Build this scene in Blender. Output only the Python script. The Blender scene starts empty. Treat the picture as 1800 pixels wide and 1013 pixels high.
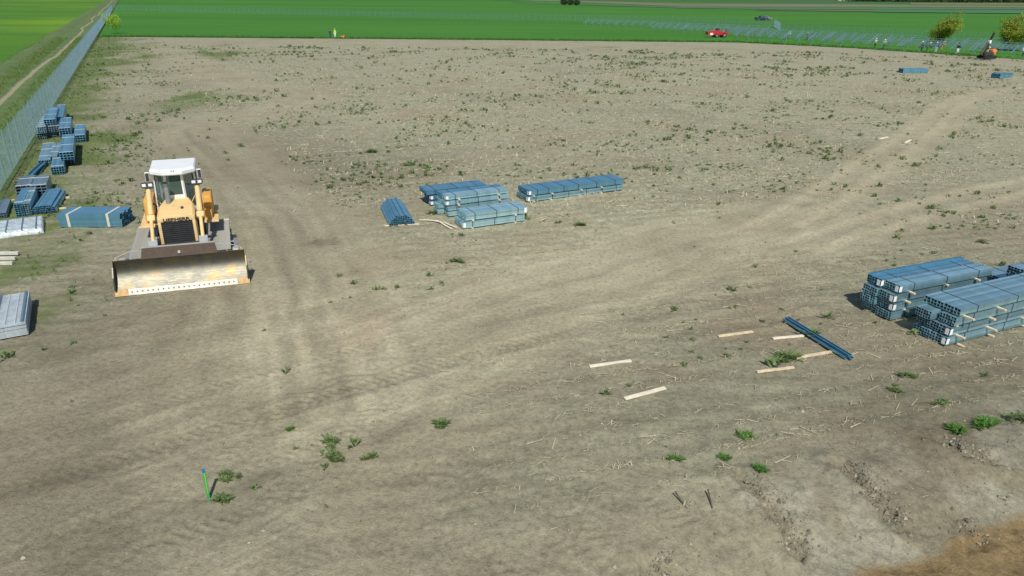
import bpy, bmesh, math, random
import numpy as np
from mathutils import Vector, Matrix

# ------------------------------------------------------------------ camera, sky, sun, exposure
F, YH, H, CX, CY = 1250.0, -14.0, 9.5, 900.0, 506.5       # focal length and centre in photo pixels (1800 wide)
ROLL = math.radians(0.6)
PITCH = math.atan((CY - YH) / F * math.cos(ROLL))
scene = bpy.context.scene
col = scene.collection
cam_d = bpy.data.cameras.new('camera')
cam = bpy.data.objects.new('camera', cam_d)
col.objects.link(cam)
cam_d.sensor_width = 36.0
cam_d.lens = 36.0 * F / 1800.0
cam_d.clip_start = 0.1
cam_d.clip_end = 12000
cam.matrix_world = Matrix.Translation((0, 0, H)) @ Matrix.Rotation(math.pi / 2 - PITCH, 4, 'X') @ Matrix.Rotation(ROLL, 4, 'Z')
scene.camera = cam

SUN_EL, SUN_AZ = math.radians(49), math.atan2(0.13, -1.0)
sun_vec = Vector((math.sin(SUN_AZ) * math.cos(SUN_EL), math.cos(SUN_AZ) * math.cos(SUN_EL), math.sin(SUN_EL)))
world = bpy.data.worlds.new('World')
scene.world = world
world.use_nodes = True
wn = world.node_tree
sky = wn.nodes.new('ShaderNodeTexSky')
sky.sky_type = 'NISHITA'
sky.sun_disc = False
sky.sun_elevation = SUN_EL
sky.sun_rotation = SUN_AZ
sky.altitude = 100
sky.air_density = 1.0
sky.dust_density = 0.6
sky.ozone_density = 2.0
wn.links.new(sky.outputs[0], wn.nodes['Background'].inputs[0])
wn.nodes['Background'].inputs[1].default_value = 0.075
sun_d = bpy.data.lights.new('sun', 'SUN')
sun_d.energy = 3.6
sun_d.angle = math.radians(0.53)
sun_d.color = (1.0, 0.975, 0.89)
sun = bpy.data.objects.new('sun', sun_d)
sun.rotation_euler = (-sun_vec).to_track_quat('-Z', 'Y').to_euler()
col.objects.link(sun)
vs = scene.view_settings
vs.view_transform = 'Standard'
vs.look = 'None'
vs.gamma = 1
vs.use_curve_mapping = False
vs.exposure = 0.3

rng = np.random.default_rng(7)
random.seed(7)
PI = math.pi

# ------------------------------------------------------------------ helpers
def at(px, py, z=0.0):
    """photo pixel -> world point on the level z"""
    u, v = (px - CX) / F, (CY - py) / F
    u, v = u * math.cos(ROLL) - v * math.sin(ROLL), u * math.sin(ROLL) + v * math.cos(ROLL)
    d = np.array([u, math.cos(PITCH) + v * math.sin(PITCH), -math.sin(PITCH) + v * math.cos(PITCH)])
    return np.array([0, 0, H]) + d * ((z - H) / d[2])

def tag(o, label=None, cat=None, group=None, kind=None):
    if label: o['label'] = label
    if cat: o['category'] = cat
    if group: o['group'] = group
    if kind: o['kind'] = kind
    return o

def link(name, mesh, parent=None, loc=None, rot=None):
    o = bpy.data.objects.new(name, mesh)
    col.objects.link(o)
    if parent is not None: o.parent = parent
    if loc is not None: o.location = loc
    if rot is not None: o.rotation_euler = rot
    return o

def empty(name, loc=(0, 0, 0), rz=0.0):
    o = bpy.data.objects.new(name, None)
    o.empty_display_size = 0.2
    col.objects.link(o)
    o.location = loc
    o.rotation_euler = (0, 0, rz)
    return o

class MB:
    def __init__(s):
        s.v, s.f, s.m = [], [], []
    def add(s, vs, fs, m=0):
        n = len(s.v)
        s.v += [tuple(map(float, p)) for p in vs]
        s.f += [tuple(i + n for i in f) for f in fs]
        s.m += [m] * len(fs)
        return s
    def box(s, c, size, rot=None, m=0, taper=None):
        x, y, z = size[0] / 2, size[1] / 2, size[2] / 2
        t = taper or (1, 1)
        p = [(-x, -y, -z), (x, -y, -z), (x, y, -z), (-x, y, -z), (-x * t[0], -y * t[1], z), (x * t[0], -y * t[1], z), (x * t[0], y * t[1], z), (-x * t[0], y * t[1], z)]
        M = Matrix.Translation(c) @ (rot.to_4x4() if rot is not None else Matrix.Identity(4))
        p = [M @ Vector(q) for q in p]
        return s.add(p, [(0, 3, 2, 1), (4, 5, 6, 7), (0, 1, 5, 4), (1, 2, 6, 5), (2, 3, 7, 6), (3, 0, 4, 7)], m)
    def cbox(s, c, size, ch=0.02, rot=None, m=0):
        """box with chamfered edges"""
        bm = bmesh.new()
        bmesh.ops.create_cube(bm, size=1)
        for v in bm.verts: v.co = Vector((v.co.x * size[0], v.co.y * size[1], v.co.z * size[2]))
        bmesh.ops.bevel(bm, geom=bm.edges[:], offset=ch, segments=2, affect='EDGES', profile=0.5)
        M = Matrix.Translation(c) @ (rot.to_4x4() if rot is not None else Matrix.Identity(4))
        bm.verts.index_update()
        vs_ = [M @ v.co for v in bm.verts]
        fs_ = [tuple(v.index for v in f.verts) for f in bm.faces]
        bm.free()
        return s.add(vs_, fs_, m)
    def tube(s, a, b, r0, r1=None, n=8, cap=True, m=0):
        a, b = Vector(a), Vector(b)
        r1 = r0 if r1 is None else r1
        d = (b - a).normalized()
        u = d.orthogonal().normalized()
        w = d.cross(u)
        p = []
        for c, r in ((a, r0), (b, r1)):
            for i in range(n):
                t = 2 * PI * i / n
                p.append(c + (u * math.cos(t) + w * math.sin(t)) * r)
        f = [(i, (i + 1) % n, n + (i + 1) % n, n + i) for i in range(n)]
        if cap: f += [tuple(reversed(range(n))), tuple(range(n, 2 * n))]
        return s.add(p, f, m)
    def bar(s, a, b, w, h, m=0, up=(0, 0, 1)):
        a, b = Vector(a), Vector(b)
        d = (b - a).normalized()
        sd = d.cross(Vector(up))
        if sd.length < 1e-4: sd = d.cross(Vector((1, 0, 0)))
        sd.normalize()
        u = sd.cross(d)
        p = []
        for c in (a, b):
            for i, j in ((-1, -1), (1, -1), (1, 1), (-1, 1)):
                p.append(c + sd * (i * w / 2) + u * (j * h / 2))
        return s.add(p, [(3, 2, 1, 0), (4, 5, 6, 7), (0, 1, 5, 4), (1, 2, 6, 5), (2, 3, 7, 6), (3, 0, 4, 7)], m)
    def prism(s, poly, x0, x1, m=0, axis='x'):
        """extrude a closed (a,b) polygon along an axis"""
        n = len(poly)
        P = (lambda q, x: (x, q[0], q[1])) if axis == 'x' else ((lambda q, x: (q[0], x, q[1])) if axis == 'y' else (lambda q, x: (q[0], q[1], x)))
        p = [P(q, x0) for q in poly] + [P(q, x1) for q in poly]
        f = [(i, (i + 1) % n, n + (i + 1) % n, n + i) for i in range(n)] + [tuple(reversed(range(n))), tuple(range(n, 2 * n))]
        return s.add(p, f, m)
    def mesh(s, name, mats, smooth=False):
        me = bpy.data.meshes.new(name)
        me.from_pydata(s.v, [], s.f)
        for m in (mats if isinstance(mats, (list, tuple)) else [mats]): me.materials.append(m)
        me.polygons.foreach_set('material_index', s.m)
        bm = bmesh.new()
        bm.from_mesh(me)
        bmesh.ops.recalc_face_normals(bm, faces=bm.faces)
        bm.to_mesh(me)
        bm.free()
        if smooth:
            me.polygons.foreach_set('use_smooth', [True] * len(me.polygons))
            me.set_sharp_from_angle(angle=math.radians(40))
        me.update()
        return me
    def build(s, name, mats, parent=None, loc=None, rot=None, smooth=False):
        return link(name, s.mesh(name, mats, smooth), parent, loc, rot)

def np_mesh(name, V, Fq, mat, attrs=None, smooth=True):
    """V (n,3), Fq (m,k) with k 3 or 4"""
    me = bpy.data.meshes.new(name)
    k = Fq.shape[1]
    me.vertices.add(len(V))
    me.vertices.foreach_set('co', np.ascontiguousarray(V, dtype=np.float32).ravel())
    me.loops.add(Fq.size)
    me.loops.foreach_set('vertex_index', np.ascontiguousarray(Fq, dtype=np.int32).ravel())
    me.polygons.add(len(Fq))
    me.polygons.foreach_set('loop_start', np.arange(0, Fq.size, k, dtype=np.int32))
    me.polygons.foreach_set('use_smooth', np.full(len(Fq), smooth))
    me.update(calc_edges=True)
    for m in (mat if isinstance(mat, (list, tuple)) else [mat]): me.materials.append(m)
    for nm, arr in (attrs or {}).items():
        a = me.attributes.new(nm, 'FLOAT', 'POINT')
        a.data.foreach_set('value', np.ascontiguousarray(arr, dtype=np.float32))
    return me

def sstep(a, b, x):
    t = np.clip((x - a) / (b - a), 0, 1)
    return t * t * (3 - 2 * t)

def vnoise(x, y, seed=0):
    xi, yi = np.floor(x).astype(np.int64), np.floor(y).astype(np.int64)
    fx, fy = x - xi, y - yi
    fx, fy = fx * fx * (3 - 2 * fx), fy * fy * (3 - 2 * fy)
    def h(i, j):
        n = (i * 374761393 + j * 668265263 + seed * 1442695041) & 0xffffffff
        n = ((n ^ (n >> 13)) * 1274126177) & 0xffffffff
        return ((n ^ (n >> 16)) & 0xffff) / 65535.0
    a, b, c, d = h(xi, yi), h(xi + 1, yi), h(xi, yi + 1), h(xi + 1, yi + 1)
    return (a * (1 - fx) + b * fx) * (1 - fy) + (c * (1 - fx) + d * fx) * fy

def fbm(x, y, sc, octv=3, seed=0):
    r, amp, tot = 0, 1.0, 0
    for o in range(octv):
        r = r + amp * (vnoise(x / sc + 17.3 * o, y / sc - 9.1 * o, seed + o) - 0.5)
        tot += amp
        amp *= 0.5
        sc *= 0.5
    return r / tot * 2

def poly_dist(x, y, pts, vals=None):
    """distance to a polyline, length along it and an interpolated value"""
    pts = np.array(pts, float)[:, :2]
    best = np.full(x.shape, 1e9)
    al = np.zeros(x.shape)
    val = np.zeros(x.shape)
    sd = np.zeros(x.shape)
    acc = 0
    for i in range(len(pts) - 1):
        a, b = pts[i], pts[i + 1]
        d = b - a
        L = np.hypot(*d)
        t = np.clip(((x - a[0]) * d[0] + (y - a[1]) * d[1]) / L ** 2, 0, 1)
        dx, dy = x - a[0] - t * d[0], y - a[1] - t * d[1]
        ds = np.hypot(dx, dy)
        m = ds < best
        best = np.where(m, ds, best)
        al = np.where(m, acc + t * L, al)
        sd = np.where(m, np.sign(d[0] * dy - d[1] * dx) * ds, sd)
        if vals is not None: val = np.where(m, vals[i] * (1 - t) + vals[i + 1] * t, val)
        acc += L
    return best, al, val, sd

# ------------------------------------------------------------------ materials
def new_mat(name):
    m = bpy.data.materials.new(name)
    m.use_nodes = True
    nt = m.node_tree
    return m, nt, nt.nodes['Principled BSDF']

def N(nt, t, **k):
    n = nt.nodes.new(t)
    for a, b in k.items(): setattr(n, a, b)
    return n

def noise(nt, scale, detail=3, rough=0.6, vec=None, dist=0.0):
    n = N(nt, 'ShaderNodeTexNoise')
    n.inputs['Scale'].default_value = scale
    n.inputs['Detail'].default_value = detail
    n.inputs['Roughness'].default_value = rough
    n.inputs['Distortion'].default_value = dist
    if vec is not None: nt.links.new(vec, n.inputs['Vector'])
    return n.outputs['Fac']

def ramp(nt, fac, stops, interp='LINEAR'):
    r = N(nt, 'ShaderNodeValToRGB')
    r.color_ramp.interpolation = interp
    e = r.color_ramp.elements
    while len(e) < len(stops): e.new(0.5)
    for i, (p, c) in enumerate(stops):
        e[i].position = p
        e[i].color = (*c, 1) if len(c) == 3 else c
    nt.links.new(fac, r.inputs[0])
    return r.outputs[0]

def g(v): return (v, v, v)

def mix(nt, fac, a, b, mode='MIX'):
    n = N(nt, 'ShaderNodeMix', data_type='RGBA', blend_type=mode)
    for sock, v in ((n.inputs['Factor'], fac), (n.inputs['A'], a), (n.inputs['B'], b)):
        if isinstance(v, (int, float)): sock.default_value = v
        elif isinstance(v, tuple): sock.default_value = (*v, 1) if len(v) == 3 else v
        else: nt.links.new(v, sock)
    return n.outputs['Result']

def math_n(nt, op, a, b=0.0, clamp=False):
    n = N(nt, 'ShaderNodeMath', operation=op, use_clamp=clamp)
    for i, v in enumerate((a, b)):
        if isinstance(v, (int, float)): n.inputs[i].default_value = v
        else: nt.links.new(v, n.inputs[i])
    return n.outputs[0]

def attr(nt, name):
    n = N(nt, 'ShaderNodeAttribute', attribute_name=name)
    return n.outputs['Fac']

def mapping(nt, scale=(1, 1, 1), rot=(0, 0, 0), coord='Object'):
    tc = N(nt, 'ShaderNodeTexCoord')
    mp = N(nt, 'ShaderNodeMapping')
    mp.inputs['Scale'].default_value = scale
    mp.inputs['Rotation'].default_value = rot
    nt.links.new(tc.outputs[coord], mp.inputs['Vector'])
    return mp.outputs[0]

def bump(nt, bsdf, height, strength=0.5, dist=0.02):
    b = N(nt, 'ShaderNodeBump')
    b.inputs['Strength'].default_value = strength
    b.inputs['Distance'].default_value = dist
    nt.links.new(height, b.inputs['Height'])
    nt.links.new(b.outputs[0], bsdf.inputs['Normal'])

def simple(name, c, rough=0.6, metal=0.0, var=0.15, scale=6.0, c2=None, spec=None, bmp=0.0):
    m, nt, b = new_mat(name)
    v = mapping(nt)
    n = noise(nt, scale, 4, 0.6, v)
    lo = c2 or tuple(x * (1 - var) for x in c)
    hi = c if c2 else tuple(min(1, x * (1 + var)) for x in c)
    nt.links.new(ramp(nt, n, [(0.3, lo), (0.7, hi)]), b.inputs['Base Color'])
    b.inputs['Roughness'].default_value = rough
    b.inputs['Metallic'].default_value = metal
    if spec is not None: b.inputs['Specular IOR Level'].default_value = spec
    if bmp: bump(nt, b, noise(nt, scale * 4, 3, 0.6, v), bmp, 0.01)
    return m

def rand_tint(nt, c, amount=0.18):
    oi = N(nt, 'ShaderNodeObjectInfo')
    mr = N(nt, 'ShaderNodeMapRange')
    mr.inputs['To Min'].default_value = 1 - amount
    mr.inputs['To Max'].default_value = 1 + amount
    nt.links.new(oi.outputs['Random'], mr.inputs['Value'])
    cc = N(nt, 'ShaderNodeCombineColor')
    for i in range(3): nt.links.new(mr.outputs[0], cc.inputs[i])
    return mix(nt, 1.0, c, cc.outputs[0], 'MULTIPLY')

def galv(name, c, rough=0.40, metal=0.68, amount=0.15):
    m, nt, b = new_mat(name)
    v = mapping(nt, (1, 1, 1))
    n = noise(nt, 5, 4, 0.6, v)
    base = ramp(nt, n, [(0.3, tuple(x * 0.85 for x in c)), (0.7, tuple(x * 1.1 for x in c))])
    nt.links.new(rand_tint(nt, base, amount), b.inputs['Base Color'])
    b.inputs['Metallic'].default_value = metal
    r = ramp(nt, noise(nt, 14, 3, 0.6, v), [(0.3, g(rough - 0.08)), (0.7, g(rough + 0.12))])
    nt.links.new(r, b.inputs['Roughness'])
    return m

M = {}
M['steel'] = galv('galvanised_steel_sky_tint', (0.31, 0.51, 0.59), amount=0.22)  # reflected sky blue painted into the base colour, here and in the next two
M['steel_light'] = galv('galvanised_steel_sky_light', (0.44, 0.67, 0.73), amount=0.22)
M['steel_sky_blue'] = galv('galvanised_steel_sky_blue', (0.17, 0.39, 0.53), 0.4)
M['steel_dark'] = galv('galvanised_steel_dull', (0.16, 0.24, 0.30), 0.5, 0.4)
M['wire'] = simple('galvanised_wire_sky_tint', (0.22, 0.34, 0.43), 0.5, 0.35, 0.1)  # bluish from the sky's reflection, put into the wire colour
M['rack'] = simple('racking_steel', (0.21, 0.33, 0.37), 0.5, 0.3, 0.1)
M['silver'] = simple('bright_wire', (0.62, 0.68, 0.72), 0.45, 0.3, 0.2, 4)
M['strap'] = simple('dark_strap', (0.02, 0.025, 0.035), 0.5)
M['strap_pale'] = simple('pale_strap', (0.55, 0.53, 0.45), 0.6)
M['label'] = simple('white_label', (0.8, 0.8, 0.8), 0.6, 0, 0.04)
M['timber'] = simple('pale_timber', (0.62, 0.50, 0.33), 0.75, 0, 0.2, 9, bmp=0.2)
M['timber_pale'] = simple('bleached_timber', (0.72, 0.64, 0.49), 0.75, 0, 0.12, 9, bmp=0.2)
M['yellow'] = simple('machine_yellow', (0.80, 0.545, 0.24), 0.6, 0, 0.12, 3.5, (0.62, 0.44, 0.23), spec=0.25)
M['orange'] = simple('machine_orange', (0.74, 0.35, 0.04), 0.5, 0, 0.12, 5, (0.58, 0.32, 0.09))
M['white'] = simple('cab_white', (0.78, 0.79, 0.78), 0.4, 0, 0.04, 3)
M['black'] = simple('black_rubber', (0.015, 0.016, 0.018), 0.6, 0, 0.3)
M['dark'] = simple('dark_metal', (0.045, 0.047, 0.05), 0.55, 0.2, 0.3)
M['track'] = simple('dusty_track_steel', (0.48, 0.46, 0.41), 0.6, 0.15, 0.2, 5, (0.36, 0.345, 0.31))
M['shoe'] = simple('dusty_shoe', (0.17, 0.16, 0.14), 0.8, 0, 0.2, 6)
M['greysteel'] = simple('grey_paint', (0.22, 0.24, 0.26), 0.55, 0.1, 0.15)
M['rust'] = simple('rusty_steel', (0.16, 0.11, 0.08), 0.65, 0.3, 0.3, 7, (0.10, 0.085, 0.075))
M['edge'] = simple('worn_cutting_edge', (0.70, 0.67, 0.60), 0.5, 0.1, 0.1, 5, (0.50, 0.45, 0.36))
M['endbit'] = simple('worn_end_bit', (0.45, 0.29, 0.13), 0.6, 0.2, 0.25, 10)
M['lamp'] = simple('lamp_lens', (0.8, 0.8, 0.78), 0.15, 0, 0.05)
M['hose'] = M['black']
M['green_paint'] = simple('green_paint', (0.04, 0.34, 0.08), 0.45, 0, 0.15, 4)
M['blue_paint'] = simple('blue_paint', (0.03, 0.16, 0.34), 0.45)
M['lime'] = simple('lime_paint', (0.18, 0.52, 0.07), 0.45)
M['red'] = simple('red_paint', (0.50, 0.02, 0.03), 0.4)
M['skin'] = simple('skin', (0.45, 0.27, 0.19), 0.6)
M['hivis'] = simple('hi_vis_yellow', (0.62, 0.75, 0.12), 0.7)
M['navy'] = simple('navy_cloth', (0.02, 0.035, 0.08), 0.85)
M['blackcloth'] = simple('black_cloth', (0.015, 0.015, 0.018), 0.85)
M['bluecloth'] = simple('blue_cloth', (0.06, 0.10, 0.26), 0.85)
M['whitecloth'] = simple('white_cloth', (0.75, 0.76, 0.78), 0.8)
M['greycloth'] = simple('grey_cloth', (0.16, 0.17, 0.19), 0.85)
M['orangecloth'] = simple('orange_cloth', (0.75, 0.20, 0.05), 0.8)
M['wall'] = simple('white_render', (0.78, 0.77, 0.74), 0.8, 0, 0.05, 0.2)
M['roof'] = simple('roof_sheet', (0.30, 0.26, 0.24), 0.7)

def glass_mat():
    m, nt, b = new_mat('tinted_cab_glass')
    b.inputs['Base Color'].default_value = (0.10, 0.17, 0.15, 1)
    b.inputs['Roughness'].default_value = 0.06
    b.inputs['Alpha'].default_value = 0.55
    return m
M['glass'] = glass_mat()

def blade_mat():
    m, nt, b = new_mat('polished_blade_steel')
    v = mapping(nt, (1, 1, 1))
    st = mapping(nt, (0.7, 6, 9))
    n1 = noise(nt, 2.2, 5, 0.65, v)
    c = ramp(nt, n1, [(0.3, (0.085, 0.080, 0.065)), (0.5, (0.125, 0.118, 0.092)), (0.68, (0.19, 0.135, 0.06))])
    c = mix(nt, 0.35, c, ramp(nt, noise(nt, 3, 4, 0.6, st), [(0.35, g(0.5)), (0.7, g(1.0))]), 'MULTIPLY')
    nt.links.new(c, b.inputs['Base Color'])
    b.inputs['Metallic'].default_value = 0.6
    nt.links.new(ramp(nt, noise(nt, 6, 3, 0.6, st), [(0.3, g(0.39)), (0.7, g(0.49))]), b.inputs['Roughness'])
    return m
M['blade'] = blade_mat()

def wrap_mat():
    m, nt, b = new_mat('plastic_film')
    v = mapping(nt)
    c = ramp(nt, noise(nt, 5, 5, 0.7, v, 0.8), [(0.35, (0.30, 0.36, 0.38)), (0.65, (0.62, 0.68, 0.70))])
    nt.links.new(c, b.inputs['Base Color'])
    b.inputs['Roughness'].default_value = 0.25
    bump(nt, b, noise(nt, 9, 4, 0.7, v, 1.0), 0.5, 0.03)
    return m
M['film'] = wrap_mat()

def leaf_mat(name, c_lo, c_hi, scale=0.8):
    m, nt, b = new_mat(name)
    v = mapping(nt)
    geo = N(nt, 'ShaderNodeNewGeometry')
    f = math_n(nt, 'ADD', math_n(nt, 'MULTIPLY', noise(nt, scale, 3, 0.6, v), 0.6), math_n(nt, 'MULTIPLY', geo.outputs['Random Per Island'], 0.4))
    nt.links.new(ramp(nt, f, [(0.3, c_lo), (0.7, c_hi)]), b.inputs['Base Color'])
    b.inputs['Roughness'].default_value = 0.6
    b.inputs['Specular IOR Level'].default_value = 0.25
    tr = N(nt, 'ShaderNodeBsdfTranslucent')
    nt.links.new(ramp(nt, f, [(0.3, c_lo), (0.7, c_hi)]), tr.inputs[0])
    ms = N(nt, 'ShaderNodeMixShader')
    ms.inputs[0].default_value = 0.4
    nt.links.new(b.outputs[0], ms.inputs[1])
    nt.links.new(tr.outputs[0], ms.inputs[2])
    nt.links.new(ms.outputs[0], nt.nodes['Material Output'].inputs[0])
    return m
M['weed'] = leaf_mat('weed_leaf', (0.135, 0.20, 0.075), (0.24, 0.32, 0.12))
M['weed_bright'] = leaf_mat('bright_weed_leaf', (0.085, 0.20, 0.04), (0.16, 0.31, 0.065))
M['grass'] = leaf_mat('grass_blade', (0.13, 0.21, 0.045), (0.22, 0.32, 0.065))
M['crop'] = leaf_mat('crop_blade', (0.05, 0.17, 0.02), (0.10, 0.26, 0.035))
M['tree_leaf'] = leaf_mat('olive_spring_leaf', (0.20, 0.27, 0.035), (0.42, 0.48, 0.07), 0.5)
M['sapling_leaf'] = leaf_mat('yellow_green_leaf', (0.32, 0.50, 0.05), (0.55, 0.72, 0.10), 0.5)
M['dark_leaf'] = leaf_mat('dark_leaf', (0.045, 0.08, 0.03), (0.10, 0.15, 0.06), 0.2)
M['bark'] = simple('bark', (0.10, 0.08, 0.055), 0.9, 0, 0.3, 5)
M['straw'] = leaf_mat('dry_stalk', (0.45, 0.40, 0.27), (0.80, 0.74, 0.56), 3.0)

ROW = math.radians(17)

def soil_mat():
    m, nt, b = new_mat('field_soil')
    v = mapping(nt)
    rows = mapping(nt, (0.35, 1.6, 1), (0, 0, -ROW))
    big = noise(nt, 0.11, 4, 0.6, v)
    mid = noise(nt, 0.9, 5, 0.65, v, 0.4)
    fine = noise(nt, 7, 5, 0.7, v)
    rown = noise(nt, 1.3, 5, 0.7, rows, 0.3)
    tan = ramp(nt, big, [(0.25, (0.295, 0.262, 0.182)), (0.5, (0.335, 0.302, 0.208)), (0.75, (0.355, 0.325, 0.228))])
    # stubble ground: greyer, speckled along the rows
    stub = ramp(nt, rown, [(0.25, (0.200, 0.180, 0.123)), (0.48, (0.295, 0.272, 0.188)), (0.75, (0.40, 0.372, 0.265))])
    sp = noise(nt, 2.4, 6, 0.85, mapping(nt, (1.7, 0.8, 1), (0, 0, -0.1)))
    stub = mix(nt, math_n(nt, 'ADD', 0.22, math_n(nt, 'MULTIPLY', attr(nt, 'litter'), 0.46)), stub, ramp(nt, sp, [(0.34, (0.150, 0.148, 0.10)), (0.5, (0.295, 0.285, 0.195)), (0.66, (0.56, 0.53, 0.39))]))
    c = mix(nt, attr(nt, 'bare'), stub, tan)
    # damp / dark blotches and pale dry crust
    c = mix(nt, math_n(nt, 'MULTIPLY', attr(nt, 'dark'), 0.75), c, (0.165, 0.148, 0.105))
    pale = ramp(nt, mid, [(0.3, (0.265, 0.248, 0.185)), (0.7, (0.345, 0.325, 0.25))])
    vo = N(nt, 'ShaderNodeTexVoronoi', feature='DISTANCE_TO_EDGE')
    vo.inputs['Scale'].default_value = 2.6
    wv_ = N(nt, 'ShaderNodeTexNoise'); wv_.inputs['Scale'].default_value = 1.7; wv_.inputs['Detail'].default_value = 4
    nt.links.new(v, wv_.inputs['Vector'])
    nt.links.new(mix(nt, 0.35, v, wv_.outputs['Color']), vo.inputs['Vector'])
    crk = ramp(nt, vo.outputs['Distance'], [(0.0, g(0.62)), (0.035, g(1.0))])
    pale = mix(nt, 0.8, pale, crk, 'MULTIPLY')
    c = mix(nt, attr(nt, 'pale'), c, pale)
    # small reddish-tan clay smears
    c = mix(nt, ramp(nt, noise(nt, 0.16, 5, 0.65, v, 0.8), [(0.48, g(0)), (0.70, g(0.75))]), c, (0.285, 0.232, 0.158))
    # mid and fine scale mottling
    c = mix(nt, 0.55, c, ramp(nt, mid, [(0.28, g(0.72)), (0.5, g(1.0)), (0.72, g(1.16))]), 'MULTIPLY')
    c = mix(nt, 0.5, c, ramp(nt, fine, [(0.30, g(0.38)), (0.5, g(1.0)), (0.70, g(1.42))]), 'MULTIPLY')
    tn = N(nt, 'ShaderNodeCombineColor')
    for i_, k_ in enumerate((1.075, 1.065, 1.045)): nt.links.new(math_n(nt, 'MULTIPLY', attr(nt, 'tone'), k_), tn.inputs[i_])
    c = mix(nt, 1.0, c, tn.outputs[0], 'MULTIPLY')
    # thin cover of grass
    gn = math_n(nt, 'ADD', attr(nt, 'green'), math_n(nt, 'SUBTRACT', noise(nt, 1.8, 5, 0.7, v), 0.5))
    gm = ramp(nt, gn, [(0.27, g(0)), (0.70, g(0.85))])
    gc = ramp(nt, noise(nt, 0.5, 4, 0.6, v), [(0.3, (0.075, 0.110, 0.035)), (0.7, (0.135, 0.185, 0.045))])
    c = mix(nt, gm, c, gc)
    # far weeds seen as dark green specks
    ws = noise(nt, 1.5, 4, 0.75, mapping(nt, (1.2, 0.55, 1), (0, 0, -0.1)))
    wm = math_n(nt, 'MULTIPLY', ramp(nt, ws, [(0.56, g(0)), (0.66, g(1))]), attr(nt, 'weedy'))
    c = mix(nt, wm, c, (0.120, 0.135, 0.065))
    # orange sand
    sand = ramp(nt, noise(nt, 4.5, 7, 0.8, v, 0.6), [(0.3, (0.12, 0.088, 0.045)), (0.5, (0.22, 0.155, 0.075)), (0.7, (0.33, 0.24, 0.125))])
    c = mix(nt, attr(nt, 'sand'), c, sand)
    nt.links.new(c, b.inputs['Base Color'])
    b.inputs['Roughness'].default_value = 0.95
    b.inputs['Specular IOR Level'].default_value = 0.15
    hh = math_n(nt, 'ADD', math_n(nt, 'MULTIPLY', fine, 0.5), math_n(nt, 'MULTIPLY', noise(nt, 22, 4, 0.7, v), 0.4))
    grit = ramp(nt, noise(nt, 26, 3, 0.75, v), [(0.32, g(0.55)), (0.45, g(1.0)), (0.62, g(1.0)), (0.72, g(1.45))])
    c = mix(nt, 0.6, c, grit, 'MULTIPLY')
    nt.links.new(c, b.inputs['Base Color'])
    bump(nt, b, hh, 0.9, 0.07)
    return m
M['soil'] = soil_mat()

def field_mat(name, stops, scale, stretch=(1, 1, 1), rot=0.0, fine_amt=0.5, patch=None):
    m, nt, b = new_mat(name)
    v = mapping(nt, stretch, (0, 0, rot))
    v0 = mapping(nt)
    c = ramp(nt, noise(nt, scale, 5, 0.6, v, 0.3), stops)
    c = mix(nt, fine_amt, c, ramp(nt, noise(nt, 1.2, 5, 0.75, v0), [(0.3, g(0.7)), (0.7, g(1.2))]), 'MULTIPLY')
    c = mix(nt, 0.5, c, ramp(nt, noise(nt, scale * 7, 4, 0.6, v), [(0.3, g(0.8)), (0.7, g(1.15))]), 'MULTIPLY')
    if patch:
        c = mix(nt, ramp(nt, noise(nt, patch[0], 3, 0.5, v, 0.6), [(patch[1], g(0)), (patch[2], g(0.85))]), c, patch[3])
    nt.links.new(c, b.inputs['Base Color'])
    b.inputs['Roughness'].default_value = 0.85
    b.inputs['Specular IOR Level'].default_value = 0.2
    bump(nt, b, noise(nt, 3.0, 4, 0.7, v0), 0.6, 0.15)
    return m
M['wheat'] = field_mat('young_wheat', [(0.3, (0.036, 0.140, 0.013)), (0.7, (0.064, 0.210, 0.021))], 0.009, (0.25, 1, 1), 0.1, patch=(0.01, 0.62, 0.75, (0.10, 0.24, 0.02)))
M['wheat_left'] = field_mat('spring_wheat', [(0.3, (0.048, 0.150, 0.012)), (0.7, (0.095, 0.215, 0.016))], 0.02, (0.5, 1, 1), 0.2, patch=(0.016, 0.5, 0.68, (0.15, 0.27, 0.012)))
M['far_green'] = field_mat('far_meadow', [(0.3, (0.045, 0.11, 0.035)), (0.7, (0.075, 0.14, 0.04))], 0.003, (0.3, 1, 1), -0.05)
M['ploughed'] = field_mat('ploughed_strip', [(0.3, (0.15, 0.15, 0.085)), (0.7, (0.19, 0.18, 0.11))], 0.01)
M['olive_strip'] = field_mat('olive_strip', [(0.3, (0.12, 0.16, 0.05)), (0.7, (0.16, 0.19, 0.07))], 0.01)
M['blue_green'] = field_mat('bluish_crop', [(0.3, (0.06, 0.155, 0.065)), (0.7, (0.08, 0.18, 0.075))], 0.01)

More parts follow.
